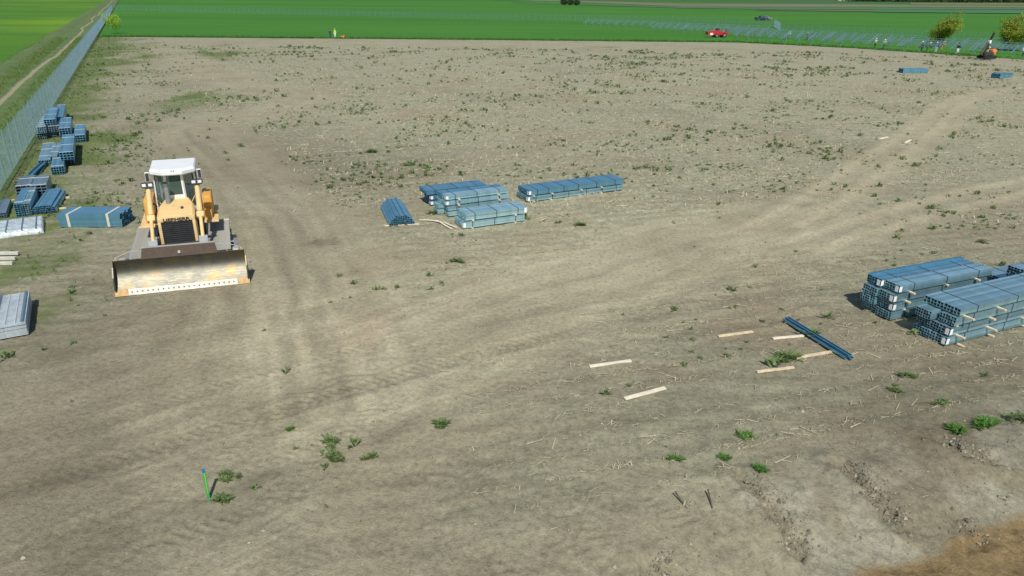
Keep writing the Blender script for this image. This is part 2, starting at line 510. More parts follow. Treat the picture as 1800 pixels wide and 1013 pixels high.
def verge_mat():
    m, nt, b = new_mat('verge_grass')
    v = mapping(nt)
    c = ramp(nt, noise(nt, 0.35, 5, 0.65, v, 0.4), [(0.3, (0.065, 0.125, 0.035)), (0.5, (0.10, 0.155, 0.04)), (0.72, (0.16, 0.185, 0.06))])
    c = mix(nt, 0.6, c, ramp(nt, noise(nt, 3, 5, 0.7, v), [(0.3, g(0.55)), (0.7, g(1.25))]), 'MULTIPLY')
    pm = math_n(nt, 'ADD', attr(nt, 'path'), math_n(nt, 'MULTIPLY', math_n(nt, 'SUBTRACT', noise(nt, 0.5, 5, 0.7, v, 0.5), 0.5), 0.9))
    pc = ramp(nt, noise(nt, 2, 4, 0.6, v), [(0.3, (0.26, 0.22, 0.14)), (0.7, (0.36, 0.31, 0.21))])
    c = mix(nt, ramp(nt, pm, [(0.5, g(0)), (0.9, g(0.9))]), c, pc)
    nt.links.new(c, b.inputs['Base Color'])
    b.inputs['Roughness'].default_value = 0.9
    bump(nt, b, noise(nt, 4, 4, 0.7, v), 0.7, 0.12)
    return m
M['verge'] = verge_mat()

# ------------------------------------------------------------------ setting: layout lines in metres
FENCE0 = np.array([-27.0, 37.2])
FDIR = np.array([-0.505, 1.0]) / math.hypot(0.505, 1)
FNOR = np.array([FDIR[1], -FDIR[0]])            # to the site side of the fence
def fence_s(x, y): return (x - FENCE0[0]) * FNOR[0] + (y - FENCE0[1]) * FNOR[1]
def fence_pt(t, s=0.0): return FENCE0 + FDIR * t + FNOR * s

EDGE = [(-95, 157.3), (-85.0, 157.3), (-39.0, 159.3), (11.5, 160.1), (48.0, 160.4), (57, 153.5), (66.1, 146.3), (84.1, 123.2), (108, 92), (150, 40)]
_ex = np.array([p[0] for p in EDGE]); _ey = np.array([p[1] for p in EDGE])
def edge_y(x): return np.interp(x, _ex, _ey)

MAIN = [at(-400, 1010), at(0, 850), at(350, 720), at(700, 610), at(1000, 505), at(1250, 420), at(1400, 372)]
MAINW = [7, 5.0, 3.9, 2.7, 2.6, 2.4, 2.2]
# soil tone: pale dust where it is driven, darker undisturbed and damp soil beside it, some lens vignetting painted in
TONE = [(130, 657, .69), (130, 897, .70), (630, 917, .87), (1310, 707, .76), (1250, 937, .95), (530, 287, .74), (1030, 487, 1.10), (1590, 717, .60), (710, 506, 1.02), (750, 210, .98), (1010, 946, .84), (330, 740, .97), (700, 610, 1.10),
        (1400, 560, .86), (1600, 560, .76), (1700, 400, .82), (1500, 300, .92), (1250, 420, 1.06), (1650, 220, 1.0), (1300, 130, 1.0), (400, 130, .93), (250, 580, .80), (480, 430, .84), (900, 760, .90), (450, 850, .82), (1100, 790, .80), (1700, 850, .82), (1720, 700, .60), (900, 100, 1.0), (-100, 600, .7), (1900, 600, .7), (30, 720, .80), (560, 640, 1.05)]
TP = np.array([at(a, b)[:2] for a, b, _ in TONE])
TV = np.array([c for _, _, c in TONE])
def tone(x, y):
    x = x + fbm(x, y, 4.0, 3, 401) * 0.07 * y
    y = np.maximum(y * (1 + fbm(x, y, 3.5, 3, 411) * 0.09), 2)
    a, b = x / y, np.log(y)
    pa, pb = TP[:, 0] / TP[:, 1], np.log(TP[:, 1])
    num = np.zeros(x.shape); den = np.zeros(x.shape)
    for i in range(len(TV)):
        w = 1.0 / (((a - pa[i]) * 1.3) ** 2 + (b - pb[i]) ** 2 + 0.004) ** 1.6
        num += w * TV[i]; den += w
    return num / den
RUT_L = [at(1330, 400), at(1400, 362), at(1520, 285), at(1600, 235), at(1640, 200), at(1660, 184), at(1710, 166), at(1770, 157), at(1850, 146)]
RUT_R = [at(1420, 400), at(1500, 350), at(1600, 275), at(1670, 215), at(1692, 190), at(1702, 177), at(1760, 161)]
SIDE1 = [at(1900, 300), at(1700, 338), at(1560, 375), at(1400, 425)]
SIDE2 = [at(1900, 325), at(1720, 362), at(1600, 395), at(1450, 440)]
DOZER1 = [at(620, 700), at(560, 560), at(520, 470), at(490, 390), at(430, 320), at(340, 230)]
DOZER2 = [at(470, 720), at(440, 600), at(470, 500), at(440, 390)]
LOOP = [at(300, 90), at(420, 150), at(560, 165), at(480, 200), at(330, 215)]
TREAD = [([at(1000, 1010), at(900, 930), at(760, 880), at(560, 900), at(300, 1000)], 0.35),
         ([at(-50, 830), at(200, 770), at(480, 690), at(800, 600), at(1100, 540), at(1500, 470)], 0.30),
         ([at(-50, 930), at(260, 850), at(560, 740), at(900, 640), at(1200, 560), at(1480, 520)], 0.30),
         ([at(60, 1000), at(260, 920), at(420, 860), at(520, 780), at(620, 700)], 0.4),
         ([at(1250, 1010), at(1080, 930), at(960, 900), at(840, 930)], 0.35),
         ([at(1500, 1100), at(1650, 1020), at(1800, 960), at(1950, 910)], 0.5)]
BANK0 = at(1500, 1013)[:2]
BANKD = np.array([math.cos(math.radians(20.5)), math.sin(math.radians(20.5))])
BANKN = np.array([-BANKD[1], BANKD[0]])
CRACKS = [[at(1300, 838), at(1345, 880), at(1385, 925), at(1400, 950)], [at(1478, 815), at(1515, 848), at(1555, 880), at(1585, 905)],
          [at(1650, 775), at(1690, 790), at(1740, 806)], [at(1140, 985), at(1170, 1005)], [at(1690, 890), at(1725, 925)]]

def bank_s(x, y): return (x - BANK0[0]) * BANKN[0] + (y - BANK0[1]) * BANKN[1]

def zones(x, y):
    z = {}
    d, al, w, _ = poly_dist(x, y, MAIN, MAINW)
    wob = fbm(x, y, 3.0, 3, 5) * 1.6
    bare = sstep(1.6, -1.2, d - w + wob)
    for pts, hw in ((RUT_L, 0.55), (RUT_R, 0.55), (SIDE1, 0.5), (SIDE2, 0.5)):
        d, _, _, _ = poly_dist(x, y, pts)
        bare = np.maximum(bare, sstep(0.7, -0.3, d - hw + wob * 0.12) * 0.95)
    d, _, _, _ = poly_dist(x, y, DOZER1); bare = np.maximum(bare, sstep(1.6, -1.2, d - 3.4 + wob) * 0.95)
    d, _, _, _ = poly_dist(x, y, DOZER2); bare = np.maximum(bare, sstep(1.6, -1.2, d - 3.0 + wob))
    d, _, _, _ = poly_dist(x, y, LOOP); bare = np.maximum(bare, sstep(1.6, -1.0, d - 3.0 + wob) * 0.7)
    near = sstep(0.5, -2.0, y - 11.8 - 0.12 * x + wob) * sstep(6.5, 2.5, x)
    bare = np.maximum(bare, near * 0.9)
    s = fence_s(x, y)
    gn = fbm(x, y, 6.0, 4, 11)
    green = sstep(9.0, 1.5, s + gn * 5) * 1.0 * sstep(24, 33, y)
    s = s + 0.0
    green = np.maximum(green, sstep(15, 5, s + gn * 6) * sstep(60, 90, y) * 0.6)
    for (px, py, rx, ry, am) in ((330, 97, 170, 15, .8), (340, 175, 80, 22, .8), (60, 450, 110, 60, .62), (90, 545, 130, 45, .5), (1065, 83, 40, 2.5, .6), (430, 95, 40, 6, .45), (180, 120, 60, 60, .5), (20, 420, 80, 60, .6), (160, 300, 90, 60, .45), (230, 230, 90, 40, .4)):
        c = at(px, py)
        e1 = abs(at(px + rx, py)[0] - c[0]); e2 = abs(at(px, py - ry)[1] - c[1])
        dd = np.hypot((x - c[0]) / e1, (y - c[1]) / e2)
        green = np.maximum(green, sstep(1.25, 0.2, dd + gn * 0.6) * am)
    green = green * (0.6 + 0.4 * sstep(-0.35, 0.4, fbm(x, y, 2.2, 4, 13)))
    z['green'] = np.clip(green * (1 - 0.75 * bare * sstep(3, 6, s)), 0, 1)
    bs = bank_s(x, y)
    onbank = sstep(-25, -2, (x - BANK0[0])) * sstep(0.6, -0.3, bs - 2.5 - 0.10 * (x - 6) + fbm(x, y, 1.5, 3, 21) * 0.7) * sstep(-2.5, 1.5, x - 2.5 + fbm(x, y, 2, 2, 3) * 1.0)
    z['sand'] = sstep(0.22, -0.10, bs - 0.22 + fbm(x, y, 0.9, 4, 22) * 0.35)
    crack = np.zeros(x.shape)
    for p in CRACKS:
        d, al, _, _ = poly_dist(x, y, p)
        crack = np.maximum(crack, sstep(0.26, 0.03, d + fbm(x, y, 0.25, 3, 31) * 0.2))
    z['crack'] = crack
    pp = sstep(0.05, 0.35, fbm(x, y, 1.7, 3, 41) + 0.22)
    z['pale'] = onbank * pp * (1 - crack) * (1 - z['sand']) * 0.8
    z['bank'] = onbank
    dk = sstep(0.25, 0.6, fbm(x, y, 7, 4, 51) + 0.1) * 0.35 * (1 - bare) + onbank * (1 - pp) * 0.45
    dk = np.maximum(dk, crack * 0.35)
    c = at(575, 427); dk = np.maximum(dk, sstep(1.2, 0.3, np.hypot((x - c[0]) / 0.9, (y - c[1]) / 0.7) + fbm(x, y, 0.5, 3, 61) * 0.8) * 0.8)
    tr = sstep(0.0, 0.6, fbm(x, y, 2.5, 4, 71) + 0.1) * sstep(20, 11, y - 0.05 * x) * 0.35
    z['dark'] = np.clip(np.maximum(dk, tr), 0, 1)
    z['bare'] = np.clip(np.maximum(bare, onbank), 0, 1)
    z['weedy'] = np.clip((1 - bare * 1.3) * sstep(34, 62, y) * sstep(-0.5, 0.3, fbm(x, y, 14, 3, 81) + 0.15) * 0.75, 0, 1)
    t = tone(x, y)
    for pts, hw in ((RUT_L, 0.5), (RUT_R, 0.5), (SIDE1, 0.4), (SIDE2, 0.4)):
        d, _, _, _ = poly_dist(x, y, pts)
        t = t + (1.08 - t) * sstep(0.6, -0.1, d - hw + wob * 0.1) * 0.8
    for pts, reach, am, sd_ in ((MAIN, 9.0, 0.22, 501), (DOZER1, 4.5, 0.24, 511), (DOZER2, 4.5, 0.22, 521), (LOOP, 3.5, 0.16, 531)):
        d, al, _, sg = poly_dist(x, y, pts)
        sg = sg + fbm(x, y, 5.0, 2, sd_ + 5) * 0.5
        st = vnoise(sg / 0.42, al / 7.0, sd_) - 0.5 + 0.6 * (vnoise(sg / 0.17, al / 3.0, sd_ + 1) - 0.5) + 0.8 * (vnoise(sg / 1.3, al / 12.0, sd_ + 2) - 0.5)
        t = t * (1 + am * st * sstep(reach, reach * 0.35, d) * (0.35 + 0.65 * bare))
    for pts, hw in TREAD:
        d, al, _, sg = poly_dist(x, y, pts)
        for off in (-0.95, 0.95):
            m = sstep(hw + 0.08, hw - 0.08, np.abs(sg - off)) * (0.3 + 0.9 * vnoise(x / 1.5, y / 1.5, 7))
            t = t * (1 - 0.07 * m + 0.05 * m * np.sin((al + np.abs(sg - off) * 0.7) * 2 * PI / 0.26) * sstep(30, 16, y))
    z['tone'] = t + 0.10 * onbank * pp - 0.10 * crack
    z['litter'] = sstep(20, 42, y) * (0.75 + 0.25 * vnoise(x / 5, y / 5, 77))
    return z

# ground: one sheet of the site, finer where it is close
def axis(lo, hi, f):
    out = [lo]
    while out[-1] < hi: out.append(out[-1] + f(out[-1]))
    return np.array(out)
ys = axis(6.0, 164.0, lambda y: max(0.055, y * y / (9.5 * 711) * 0.85))
xs_r = axis(0.0, 112.0, lambda x: 0.075 if x < 15 else 0.075 + (x - 15) * 0.012)
xs = np.concatenate([-xs_r[:0:-1], xs_r])
GX, GY = np.meshgrid(xs, ys)
gx, gy = GX.ravel(), GY.ravel()
keep_v = (np.abs(gx) < 0.95 * gy + 9)
Z = zones(gx, gy)

def ground_z(x, y, Zn):
    u = x * math.cos(ROW) + y * math.sin(ROW)
    w = -x * math.sin(ROW) + y * math.cos(ROW)
    lod = sstep(60, 30, y)
    furrow = np.sin(w / 0.75 * 2 * PI + fbm(x, y, 3, 2, 91) * 1.5) * 0.018 * (1 - Zn['bare']) * (0.4 + 0.6 * vnoise(u / 4, w / 0.75, 4))
    h = furrow * sstep(90, 45, y)
    h += fbm(x, y, 2.2, 4, 101) * 0.022 + fbm(x, y, 0.5, 3, 111) * (0.016 + 0.022 * (1 - Zn['bare'])) * lod
    h += fbm(x, y, 0.16, 2, 121) * 0.012 * sstep(30, 18, y)
    for pts, amp in ((RUT_L, 0.05), (RUT_R, 0.05), (SIDE1, 0.045), (SIDE2, 0.045)):
        d, al, _, _ = poly_dist(x, y, pts)
        h -= amp * sstep(0.5, 0.1, d)
        h += amp * 0.2 * sstep(0.4, 0.1, np.abs(d - 0.7))
    for pts, hw in TREAD:
        for off in (-0.95, 0.95):
            d, al, _, sd = poly_dist(x, y, pts)
            dd = np.abs(sd - off)
            m = sstep(hw + 0.12, hw - 0.12, dd) * (0.4 + 0.8 * vnoise(x / 1.5, y / 1.5, 7))
            lug = np.sin((al + np.abs(sd - off) * 0.7) * 2 * PI / 0.26)
            h += m * (-0.012 + 0.013 * lug * sstep(35, 20, y))
            h += 0.006 * sstep(0.15, 0.03, np.abs(dd - hw - 0.12))
    bs = bank_s(x, y)
    drop = sstep(2.3, 0.0, bs + fbm(x, y, 1.2, 3, 131) * 0.25) * sstep(-6, 3, x)
    h -= 0.42 * drop
    h += Zn['bank'] * (fbm(x, y, 0.8, 4, 141) * 0.06 + fbm(x, y, 0.22, 3, 142) * 0.035)
    h -= Zn['crack'] * 0.15
    for p in CRACKS[:3]:
        d, al, _, sd = poly_dist(x, y, p)
        h += 0.09 * sstep(0.35, 0.05, np.abs(sd + 0.34)) * sstep(0.9, 0.3, d) * (0.3 + vnoise(x * 5, y * 5, 9))
    h += Zn['sand'] * (fbm(x, y, 0.35, 3, 151) * 0.04 + 0.012 * np.sin((x * 0.5 + y) * 2 * PI / 0.33 + fbm(x, y, 0.6, 3, 152) * 9))
    return h
gz = ground_z(gx, gy, Z)
def ground_at(x, y):
    a, b = np.atleast_1d(np.asarray(x, float)), np.atleast_1d(np.asarray(y, float))
    return ground_z(a, b, zones(a, b))

nx, ny = len(xs), len(ys)
idx = np.arange(nx * ny).reshape(ny, nx)
quads = np.stack([idx[:-1, :-1], idx[:-1, 1:], idx[1:, 1:], idx[1:, :-1]], -1).reshape(-1, 4)
keep_v &= (fence_s(gx, gy) > -0.6) & (gy < edge_y(gx) + 2.5)
quads = quads[keep_v[quads].all(1)]
used = np.unique(quads)
remap = np.full(nx * ny, -1); remap[used] = np.arange(len(used))
me = np_mesh('ground', np.stack([gx, gy, gz], -1)[used], remap[quads], M['soil'], {k: Z[k][used] for k in ('bare', 'green', 'pale', 'dark', 'sand', 'weedy', 'litter', 'tone')})
tag(link('ground', me), kind='structure')

# plain to the horizon
def sheet(name, pts, z, mat):
    me = bpy.data.meshes.new(name)
    me.from_pydata([(p[0], p[1], z) for p in pts], [], [tuple(range(len(pts)))])
    me.materials.append(mat)
    return tag(link(name, me), kind='structure')
sheet('terrain', [(-6000, -3000), (6000, -3000), (6000, 9000), (-6000, 9000)], -0.9, M['far_green'])

def strip(name, near, far, z, mat):
    n = len(near)
    V = np.array([(*p[:2], z) for p in near] + [(*p[:2], z) for p in far], float)
    Fq = np.array([(i, i + 1, n + i + 1, n + i) for i in range(n - 1)])
    return tag(link(name, np_mesh(name, V, Fq, mat, smooth=False)), kind='structure')
bx = np.linspace(-87.2, 150, 500)
near = [(x, edge_y(x) + 0.35 * fbm(np.array([x]), np.array([0.0]), 2.0, 3, 5)[0]) for x in bx]
far = [(-487 + (x + 87.2) * 6.5, 950.0) for x in bx]
strip('wheat_field', near, far, 0.07, M['wheat'])

# verge with the dirt path outside the fence, and the field beyond it
tt = np.concatenate([np.arange(-40, 160, 0.8), np.arange(160, 420, 3.0), np.arange(420, 900, 12)])
ss = np.arange(-10.0, 0.41, 0.25)
S, T = np.meshgrid(ss, tt)
vx = FENCE0[0] + FDIR[0] * T + FNOR[0] * S
vy = FENCE0[1] + FDIR[1] * T + FNOR[1] * S
wv = fbm(T * 0 + 3, T, 22, 3, 8) * 0.9
path = np.maximum(sstep(0.55, 0.1, np.abs(S + 4.0 + wv)) * 1.0, sstep(0.5, 0.1, np.abs(S + 2.3 + wv)) * 0.36)
vz = 0.03 + fbm(vx, vy, 1.5, 3, 9) * 0.05 - 0.05 * path + 0.25 * sstep(-6.0, -7.5, S) * sstep(-10, -8.2, S)
ix = np.arange(S.size).reshape(S.shape)
Fq = np.stack([ix[:-1, :-1], ix[:-1, 1:], ix[1:, 1:], ix[1:, :-1]], -1).reshape(-1, 4)
tag(link('verge', np_mesh('verge', np.stack([vx.ravel(), vy.ravel(), vz.ravel()], -1), Fq, M['verge'], {'path': path.ravel()})), kind='structure')
nearl = [fence_pt(t, -8.6 + 0.5 * math.sin(t * 0.11) * math.sin(t * 0.031)) for t in np.arange(-60, 1000, 3.0)]
farl = [fence_pt(t, -900.0) for t in np.arange(-60, 1000, 3.0)]
strip('left_field', nearl, farl, 0.16, M['wheat_left'])

# far strips of other crops
def px_strip(name, top, bot, z, mat):
    return strip(name, [at(*p, z) for p in bot], [at(*p, z) for p in top], z, mat)
px_strip('ploughed_strip', [(860, -3), (1000, 1.2), (1200, 6.5), (1400, 7.5), (1600, 9.0), (1900, 10)], [(870, -1.2), (1000, 3.2), (1200, 12.0), (1400, 12.5), (1600, 12.5), (1900, 14)], 0.25, M['ploughed'])
px_strip('dark_crop_strip', [(900, 3.3), (1200, 12.3), (1400, 12.8), (1900, 14.3)], [(900, 4.3), (1200, 14.5), (1400, 17), (1900, 17.0)], 0.3, M['dark_crop'] if 'dark_crop' in M else M['blue_green'])
px_strip('field_margin', [(1330, 17), (1535, 18.2), (1560, 18.5)], [(1330, 17.8), (1535, 20), (1560, 20)], 0.35, M['ploughed'])
px_strip('bluish_crop_strip', [(1535, 17.3), (1900, 18)], [(1535, 21.0), (1900, 25)], 0.4, M['blue_green'])
px_strip('olive_crop_strip', [(1600, 5.0), (1900, 5.0)], [(1600, 8.5), (1900, 9.5)], 0.45, M['olive_strip'])

# ------------------------------------------------------------------ loose cover: weeds, stubble, grass, clods
def scatter(name, tmpl, pos, rz, sc, mat, label, cat, tilt=None, zsc=None):
    """one mesh of many transformed templates; tmpl = list of (V,F) triangles"""
    Vs, Fs, off = [], [], 0
    k = rng.integers(0, len(tmpl), len(pos))
    for t, (V, Fc) in enumerate(tmpl):
        sel = np.where(k == t)[0]
        if not len(sel): continue
        c, s = np.cos(rz[sel])[:, None], np.sin(rz[sel])[:, None]
        sx = sc[sel][:, None]
        zz = sx if zsc is None else zsc[sel][:, None]
        X = (V[None, :, 0] * c - V[None, :, 1] * s) * sx + pos[sel][:, 0:1]
        Y = (V[None, :, 0] * s + V[None, :, 1] * c) * sx + pos[sel][:, 1:2]
        Zz = V[None, :, 2] * zz + pos[sel][:, 2:3]
        Vs.append(np.stack([X, Y, Zz], -1).reshape(-1, 3))
        Fs.append((Fc[None] + (np.arange(len(sel)) * len(V))[:, None, None] + off).reshape(-1, Fc.shape[1]))
        off += len(sel) * len(V)
    o = link(name, np_mesh(name, np.concatenate(Vs), np.concatenate(Fs), mat, smooth=False))
    return tag(o, label, cat, kind='stuff')

def weed_template(n, seed, spread=0.5, up=0.45, wid=0.16):
    r = np.random.default_rng(seed)
    V, Fc = [], []
    for i in range(n):
        a = r.uniform(0, 2 * PI); L = r.uniform(0.35, 1.0) * spread; h = r.uniform(0.25, 1.0) * up
        d = np.array([math.cos(a), math.sin(a)]); p = np.array([-d[1], d[0]]) * wid * r.uniform(0.6, 1.2) * 0.5
        o = r.uniform(-0.3, 0.3, 2) * spread
        b = len(V)
        m = o + d * L * 0.55
        e = o + d * L
        V += [(*o, 0.0), (*(m + p), h * 0.8), (*(m - p), h * 0.8), (*e, h)]
        Fc += [(b, b + 2, b + 1), (b + 1, b + 2, b + 3)]
    return np.array(V), np.array(Fc)
WEED = [weed_template(14, s) for s in range(6)]
GRASS = [weed_template(9, 50 + s, 0.35, 0.8, 0.07) for s in range(6)]

def sample(n, xlo, xhi, ylo, yhi):
    x, y = rng.uniform(xlo, xhi, n), rng.uniform(ylo, yhi, n)
    ok = (fence_s(x, y) > 0.3) & (y < edge_y(x) - 0.3) & (np.abs(x) < 0.80 * y + 4)
    return x[ok], y[ok]

def with_z(x, y): return np.stack([x, y, ground_at(x, y)], -1)

# weeds: clustered, thin on the driven ground
x, y = [], []
for n, ylo, yhi in ((60000, 10, 30), (70000, 30, 64), (80000, 60, 135)):
    a, b = sample(n, -90, 100, ylo, yhi)
    x.append(a); y.append(b)
x, y = np.concatenate(x), np.concatenate(y)
ok_ = np.abs(x) < 0.8 * y + 4
x, y = x[ok_], y[ok_]
Zw = zones(x, y)
cl = sstep(-0.12, 0.6, fbm(x, y, 2.6, 4, 201)) * 1.5 * sstep(-0.6, 0.3, fbm(x, y, 11, 3, 211) + 0.1)
dens = np.clip((1 - Zw['bare'] * 1.02) * 0.9 + 0.05, 0.05, 1) * cl * np.where(y < 30, 0.05, 0.6) * (1 - Zw['sand'])
for (px, py, rx, ry, am) in ((620, 800, 190, 55, .5), (690, 500, 150, 55, .35), (1280, 790, 160, 45, .45), (1150, 300, 260, 60, .3), (1600, 330, 220, 110, .3), (1680, 690, 150, 60, .5), (430, 850, 90, 40, .4), (950, 720, 200, 40, .3)):
    c = at(px, py)
    e1 = abs(at(px + rx, py)[0] - c[0]); e2 = abs(at(px, py - ry)[1] - c[1])
    dens = dens + np.where(y < 30, 0.7, 1.0) * sstep(1.1, 0.3, np.hypot((x - c[0]) / e1, (y - c[1]) / e2)) * am * sstep(0.0, 0.5, fbm(x, y, 0.9, 3, 205))
kp = rng.random(len(x)) < dens
x, y = x[kp], y[kp]
scatter('weeds', WEED, with_z(x, y), rng.uniform(0, 6.3, len(x)), np.clip(rng.lognormal(math.log(0.13), 0.55, len(x)), 0.05, 0.5) * np.where(y < 30, 1.7, 1 + y / 120), M['weed'], 'low green weeds scattered through the stubble field', 'weeds')

# maize stubble in rows and loose pale stalks
def stick_template(seed, lying, th=1.0):
    r = np.random.default_rng(seed)
    mb = MB()
    if lying:
        a = r.uniform(-0.5, 0.5)
        mb.tube((-0.5 * math.cos(a), -0.5 * math.sin(a), 0.08), (0.5 * math.cos(a), 0.5 * math.sin(a), 0.12 + r.uniform(0, 0.2)), 0.085 * th, 0.05 * th, 4, False)
    else:
        mb.tube((0, 0, -0.05), (r.uniform(-0.45, 0.45), r.uniform(-0.45, 0.45), r.uniform(0.5, 0.9)), 0.13 * th, 0.11 * th, 4, False)
    return np.array(mb.v), np.array(mb.f)
STAND = [stick_template(300 + i, False) for i in range(8)]
LIE = [stick_template(330 + i, True) for i in range(8)]
STAND_N = [stick_template(300 + i, False, 0.75) for i in range(8)]
LIE_N = [stick_template(330 + i, True, 0.45) for i in range(8)]
uu, ww = [], []
for w in np.arange(-20, 110, 0.75):
    n = int(195 / 0.10)
    u = rng.uniform(-75, 120, n)
    uu.append(u); ww.append(w + rng.normal(0, 0.045, n))
u, w = np.concatenate(uu), np.concatenate(ww)
x, y = u * math.cos(ROW) - w * math.sin(ROW), u * math.sin(ROW) + w * math.cos(ROW)
ok = (y > 9) & (y < 100) & (np.abs(x) < 0.8 * y + 4) & (fence_s(x, y) > 12)
x, y = x[ok], y[ok]
Zs = zones(x, y)
rowk = sstep(-0.15, 0.5, fbm(x * math.cos(ROW) + y * math.sin(ROW), (-x * math.sin(ROW) + y * math.cos(ROW)) * 6, 5.0, 3, 221))
p = (1 - Zs['bare'] * 1.05) * np.where(y < 27, 0.3 + 0.7 * rowk, rowk) * np.where(y > 45, 0.38, 0.85) * (1 - Zs['sand']) * (1 - 0.8 * Zs['green'])
kp = rng.random(len(x)) < p
x, y = x[kp], y[kp]
half = rng.random(len(x)) < 0.42
def split_scatter(name, tn, tf, X_, Y_, rz_, sc_, zs_, labn, labf, cat):
    for nm, tm, sel, lb in ((name, tn, Y_ < 30, labn), ('far_' + name, tf, Y_ >= 30, labf)):
        scatter(nm, tm, with_z(X_[sel], Y_[sel]), rz_[sel], sc_[sel], M['straw'], lb, cat, zsc=None if zs_ is None else zs_[sel])
hx, hy = x[half], y[half]
split_scatter('maize_stubble', STAND_N, STAND, hx, hy, rng.uniform(0, 6.3, len(hx)), rng.uniform(0.07, 0.17, len(hx)) * np.where(hy < 30, 0.85, 1 + hy / 90), None, 'rows of short pale cut maize stalks near the camera', 'short pale cut maize stalks in the far part of the field', 'stubble')
h2 = ~half
xs2, ys2 = x[h2] + rng.normal(0, 0.07, h2.sum()), y[h2] + rng.normal(0, 0.07, h2.sum())
# rows close to the camera carry many small flecks
fx, fy = [], []
for _ in range(3):
    k_ = y < 27
    fx.append(x[k_] + rng.normal(0, 0.16, k_.sum())); fy.append(y[k_] + rng.normal(0, 0.07, k_.sum()))
ex_, ey_ = sample(16000, -50, 60, 10, 75)
m_ = fence_s(ex_, ey_) > 12
ex_, ey_ = ex_[m_], ey_[m_]
Ze = zones(ex_, ey_)
k3 = rng.random(len(ex_)) < np.clip(1.0 - Ze['bare'] * 0.92, 0, 1) * 0.45
xs2, ys2 = np.concatenate([xs2, ex_[k3]] + fx), np.concatenate([ys2, ey_[k3]] + fy)
ln = np.clip(rng.lognormal(math.log(0.15), 0.5, len(xs2)), 0.05, 0.45) * (0.9 + ys2 / 120)
nf = sum(len(a) for a in fx)
ln[-nf:] *= 0.55
split_scatter('loose_stalks', LIE_N, LIE, xs2, ys2, np.where(rng.random(len(xs2)) < 0.7, ROW + rng.normal(0, 0.5, len(xs2)), rng.uniform(0, 6.3, len(xs2))), ln, np.full(len(xs2), 0.22), 'loose pale dry stalks lying near the camera', 'loose pale dry stalks lying in the far part of the field', 'straw')

# grass: strip along the fence on both sides and patches by the bundles
x, y = sample(60000, -95, -5, 17, 158)
Zg = zones(x, y)
kp = rng.random(len(x)) < np.clip(Zg['green'] - 0.12, 0, 1) * np.where(y < 60, 0.9, 0.5) * sstep(-0.6, 0.3, fbm(x, y, 1.2, 3, 231))
x, y = x[kp], y[kp]
t_ = rng.uniform(-10, 130, 9000); s_ = rng.uniform(-9.2, -0.2, 9000)
kp = (np.abs(s_ + 4.0) > 0.8)
vx2, vy2 = FENCE0[0] + FDIR[0] * t_ + FNOR[0] * s_, FENCE0[1] + FDIR[1] * t_ + FNOR[1] * s_
P3 = np.concatenate([with_z(x, y), np.stack([vx2[kp], vy2[kp], np.full(kp.sum(), 0.03)], -1)])
scatter('fence_grass', GRASS, P3, rng.uniform(0, 6.3, len(P3)), rng.uniform(0.12, 0.34, len(P3)) * (1 + P3[:, 1] / 200), M['grass'], 'short green grass along the wire fence', 'grass')

# taller crop plants straggling along the field edge
ex2 = rng.uniform(-86, 82, 4200)
P4 = np.stack([ex2, edge_y(ex2) + rng.normal(0.25, 0.55, len(ex2)), np.full(len(ex2), 0.02)], -1)
scatter('crop_margin', GRASS, P4, rng.uniform(0, 6.3, len(P4)), rng.uniform(0.25, 0.7, len(P4)), M['crop'], 'ragged green crop plants along the far field edge', 'crop')

# clods and small stones
def clod_template(seed):
    r = np.random.default_rng(seed)
    V = np.array([(1, 0, 0), (0, 1, 0), (-1, 0, 0), (0, -1, 0), (0, 0, 0.8), (0, 0, -0.5)]) * r.uniform(0.55, 1.2, (6, 1)) + r.normal(0, 0.12, (6, 3))
    return V, np.array([(0, 1, 4), (1, 2, 4), (2, 3, 4), (3, 0, 4), (1, 0, 5), (2, 1, 5), (3, 2, 5), (0, 3, 5)])
CLOD = [clod_template(400 + i) for i in range(8)]
def soil_clod():
    m, nt, b = new_mat('soil_clod')
    geo = N(nt, 'ShaderNodeNewGeometry')
    nt.links.new(ramp(nt, geo.outputs['Random Per Island'], [(0.0, (0.12, 0.108, 0.078)), (0.8, (0.21, 0.192, 0.138)), (1.0, (0.38, 0.35, 0.27))]), b.inputs['Base Color'])
    b.inputs['Roughness'].default_value = 0.95
    return m
M['clod'] = soil_clod()
x, y = sample(110000, -30, 35, 8.5, 36)
Zc = zones(x, y)
kp = rng.random(len(x)) < np.clip(0.16 + 0.45 * Zc['bank'] + 0.9 * Zc['crack'] + 0.25 * (1 - Zc['bare']), 0, 1) * sstep(-0.5, 0.5, fbm(x, y, 2.0, 3, 241)) * (1 - 0.7 * Zc['sand'])
x, y = x[kp], y[kp]
cx_, cy_ = [], []
for pl, n in zip(CRACKS, (420, 460, 340, 120, 90)):
    pl = np.array(pl)[:, :2]
    for _ in range(n):
        i = rng.integers(0, len(pl) - 1); t = rng.random()
        q = pl[i] * (1 - t) + pl[i + 1] * t
        d = pl[i + 1] - pl[i]; d = np.array([-d[1], d[0]]) / np.hypot(*d)
        q = q + d * rng.normal(0.14, 0.2) * (1 if d[0] > 0 else -1)
        cx_.append(q[0]); cy_.append(q[1])
x, y = np.concatenate([x, cx_]), np.concatenate([y, cy_])
scc = rng.lognormal(math.log(0.018), 0.5, len(x)); scc[-len(cx_):] *= 1.35
scatter('soil_clods', CLOD, with_z(x, y), rng.uniform(0, 6.3, len(x)), np.clip(scc, 0.01, 0.09), M['clod'], 'small clods and crumbs of dry soil', 'clods')

